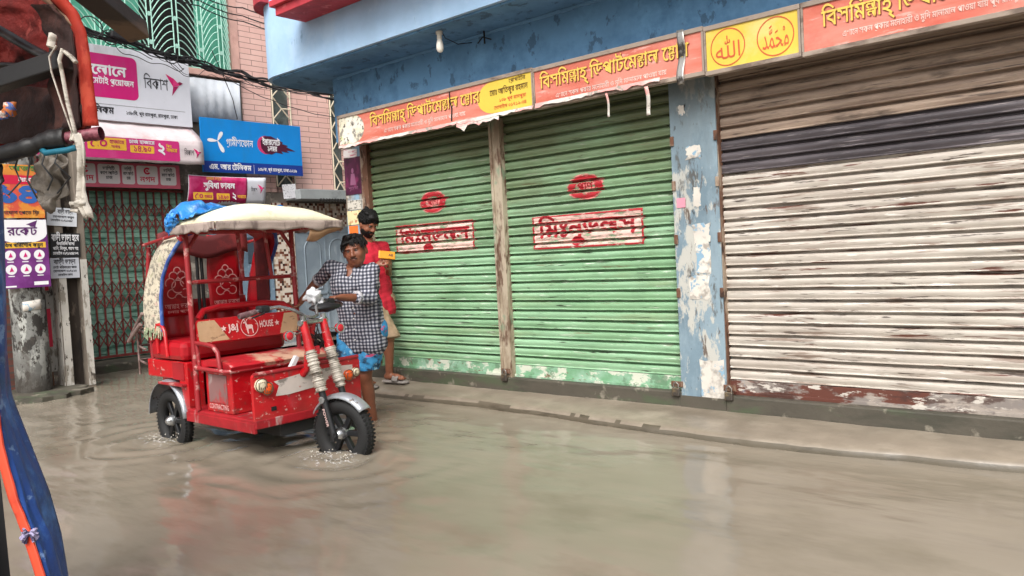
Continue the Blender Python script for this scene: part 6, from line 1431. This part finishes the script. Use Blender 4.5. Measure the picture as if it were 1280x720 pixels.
mb = MB(); mb.sheet(lambda u, v: along([(-2.309, .878, 1.735), (-2.300, .884, 1.68), (-2.294, .884, 1.60), (-2.300, .878, 1.545), (-2.288, .886, 1.505)], u)+V((.017-.003*u)*(v-.5)*1.1+.007*math.sin(u*9), (.016-.002*u)*(v-.5)+.006*math.sin(v*9+u*6), 0)+V(.003*mnoise.noise(V(u*9, v*5, 1)), 0, .01*mnoise.noise(V(v*7, u, 3))), 30, 8, .003); mb.ball((-2.302, .876, 1.545), .0125, 12, 9, (1.2, 1, .9), .9, 2); mb.tube([(-2.302, .87, 1.545), (-2.325, .86, 1.548), (-2.33, .862, 1.53), (-2.305, .872, 1.525)], .006, 6); mb.build('tail', strapw, t)
t = thing('bicycle_handlebar', (-2.5, .78, 1.7), 'black taped bicycle handlebar with maroon grip tied under the hood', 'handlebar')
HBF = [V(-2.75, .62, 1.64), V(-2.663, .679, 1.668), V(-2.60, .715, 1.685), V(-2.527, .76, 1.696), V(-2.454, .798, 1.707), V(-2.404, .843, 1.726), V(-2.364, .878, 1.729)]
mb = MB(); n = 40; mb.tube([along(HBF, k/n) for k in range(n+1)], .026, 10, rr=[.024+.006*mnoise.noise(V(k*.45, 2, 0))+.005*(k > 33) for k in range(n+1)]); mb.build('taped_bar', mat('black_tape', '#141414', .5, bump=(30, .6, .006)), t)
mb = MB(); mb.tube([(-2.385, .858, 1.728), (-2.296, .938, 1.738)], .0165, 14, cap=False); mb.tube([(-2.31, .926, 1.7365), (-2.293, .9405, 1.7385)], .0185, 14, cap=False); mb.build('grip', mat('maroon_grip', '#5d2430', .5, layers=[('#8a4b56', 20, .55, .7)]), t)
mb = MB(); mb.cyl((-2.384, .859, 1.728), (-2.302, .9325, 1.7375), .0135); mb.build('bar_end', dark, t)
mb = MB(); mb.tube([(-2.42, .83, 1.705), (-2.39, .83, 1.69), (-2.345, .87, 1.695), (-2.32, .885, 1.70)], .009, 6); mb.build('brake_lever', mat('teal_lever', '#1d6f86', .4, vary=.2), t)
mb = MB()
for k in range(4): a = V(-2.46+.03*k, .79+.022*k, 1.70); g_ = lambda z: V(rnd.gauss(0, .02), rnd.gauss(0, .015), z); mb.tube([a, a+g_(-.04), a+g_(-.08), a+g_(-.10-.05*rnd.random())], .0025, 5)
mb.build('hanging_wires', blackp, t)
mb = MB(); mb.sheet(lambda u, v: V(-2.515, .862, 1.71).lerp(V(-2.487, .89, 1.70), v)+(V(.05, .045, 0)*(v-.5)*(.6*math.sin(u*math.pi)**.7+.15))+V(.03*mnoise.noise(V(u*3, v*3, 1)), .03*mnoise.noise(V(u*4, v*4, 5)), -.18*u*(1-.5*abs(v-.35))+.02*mnoise.noise(V(u*5, v*4, 7))), 26, 16, .003)
one('plastic_rag', mb, mat('grey_plastic_rag', '#5f574d', .6, layers=[('#8d857b', 9, .5, .7), ('#4d4842', (6, 6, 20), .55, .7)]), (-2.5, .87, 1.6), 'limp grey plastic rag hanging below the taped handlebar', 'rag')
mb = MB(); mb.sheet(lambda u, v: V(-2.60, .73, 1.67).lerp(V(-2.555, .765, 1.675), v)+V(.004*math.sin(u*8), .008*math.sin(v*8), -.12*u*(1-.6*v)), 12, 6, .004); one('black_rag', mb, blackp, (-2.58, .75, 1.6), 'black rag hanging at the left end of the taped handlebar', 'rag')
mb = MB(); mb.ball((-2.545, .80, 1.83), .022, 10, 7, (1, .8, .9), .7, 4); mb.ball((-2.57, .785, 1.815), .016, 10, 7, (1.6, .8, .7), .7, 8); one('coloured_rag', mb, mat('blue_orange_scrap', '#4a69a8', .7, layers=[('#c9743a', 30, .48, .54), ('#d9cfc9', 24, .6, .64)]), (-2.55, .79, 1.82), 'small blue and orange scrap tucked in the red lining', 'rag')
TR = [(-2.681, .806, 1.82), (-2.671, .801, 1.585), (-2.669, .796, 1.467), (-2.667, .786, 1.28), (-2.667, .778, 1.139), (-2.658, .779, 1.012), (-2.615, .807, .861), (-2.576, .833, .722), (-2.553, .847, .601), (-2.538, .852, .473), (-2.523, .855, .284), (-2.509, .85, -.05)]
HM = [(-2.553, .717, 1.793), (-2.552, .705, 1.574), (-2.546, .703, 1.463), (-2.538, .7, 1.287), (-2.527, .702, 1.154), (-2.515, .705, 1.022), (-2.503, .708, .896), (-2.475, .724, .749), (-2.451, .74, .666), (-2.421, .759, .532), (-2.395, .771, .354), (-2.373, .774, -.05)]
t = thing('tarpaulin', (-2.5, .75, -.05), 'blue tarpaulin with torn orange hem draped beside the parked rickshaw', 'tarpaulin')
def tp(u, v):
    p = along(HM, v).lerp(along(TR, v), u); w = min(1, u*(1-u)*6)
    return p+V(.03*math.sin(u*math.pi)+.012*mnoise.noise(V(u*4, v*9, 2))*w, -.02*math.sin(u*math.pi)+.02*w*mnoise.noise(V(u*5, v*6, 6)), 0)
mb = MB(); mb.sheet(tp, 24, 80, .004); mb.build('tarp_sheet', mat('worn_blue_tarp', '#1d4488', .45, layers=[('#3f6cab', (5, 5, 5), .52, .66), ('#7f9cc4', (9, 9, 14), .66, .72, .7), ('#14305f', 4, .5, .7)], bump=(14, .5, .012)), t)
mb = MB(); mb.sheet(lambda u, v: along(HM, v)+V(-.004+.026*(u-.6)+.003*mnoise.noise(V(v*30, u*3, 1)), -.012+.014*(u-.5), 0), 4, 90, .005); mb.build('orange_hem', mat('orange_hem', '#d5482c', .6, layers=[('#b23a24', 9, .5, .7)]), t)
mb = MB()
for k in range(26):
    a = 6.28*k/26; p = V(-2.447, .733, .655); d_ = V(rnd.gauss(0, 1), rnd.gauss(0, 1), rnd.gauss(0, 1)).normalized(); mb.tube([p, p+d_*.014, p+d_*.024+V(0, 0, -.006)], .004, 5)
mb.build('thread_knot', mat('mauve_threads', '#8f88a5', .8, layers=[('#3a3450', 60, .5, .55)]), t)
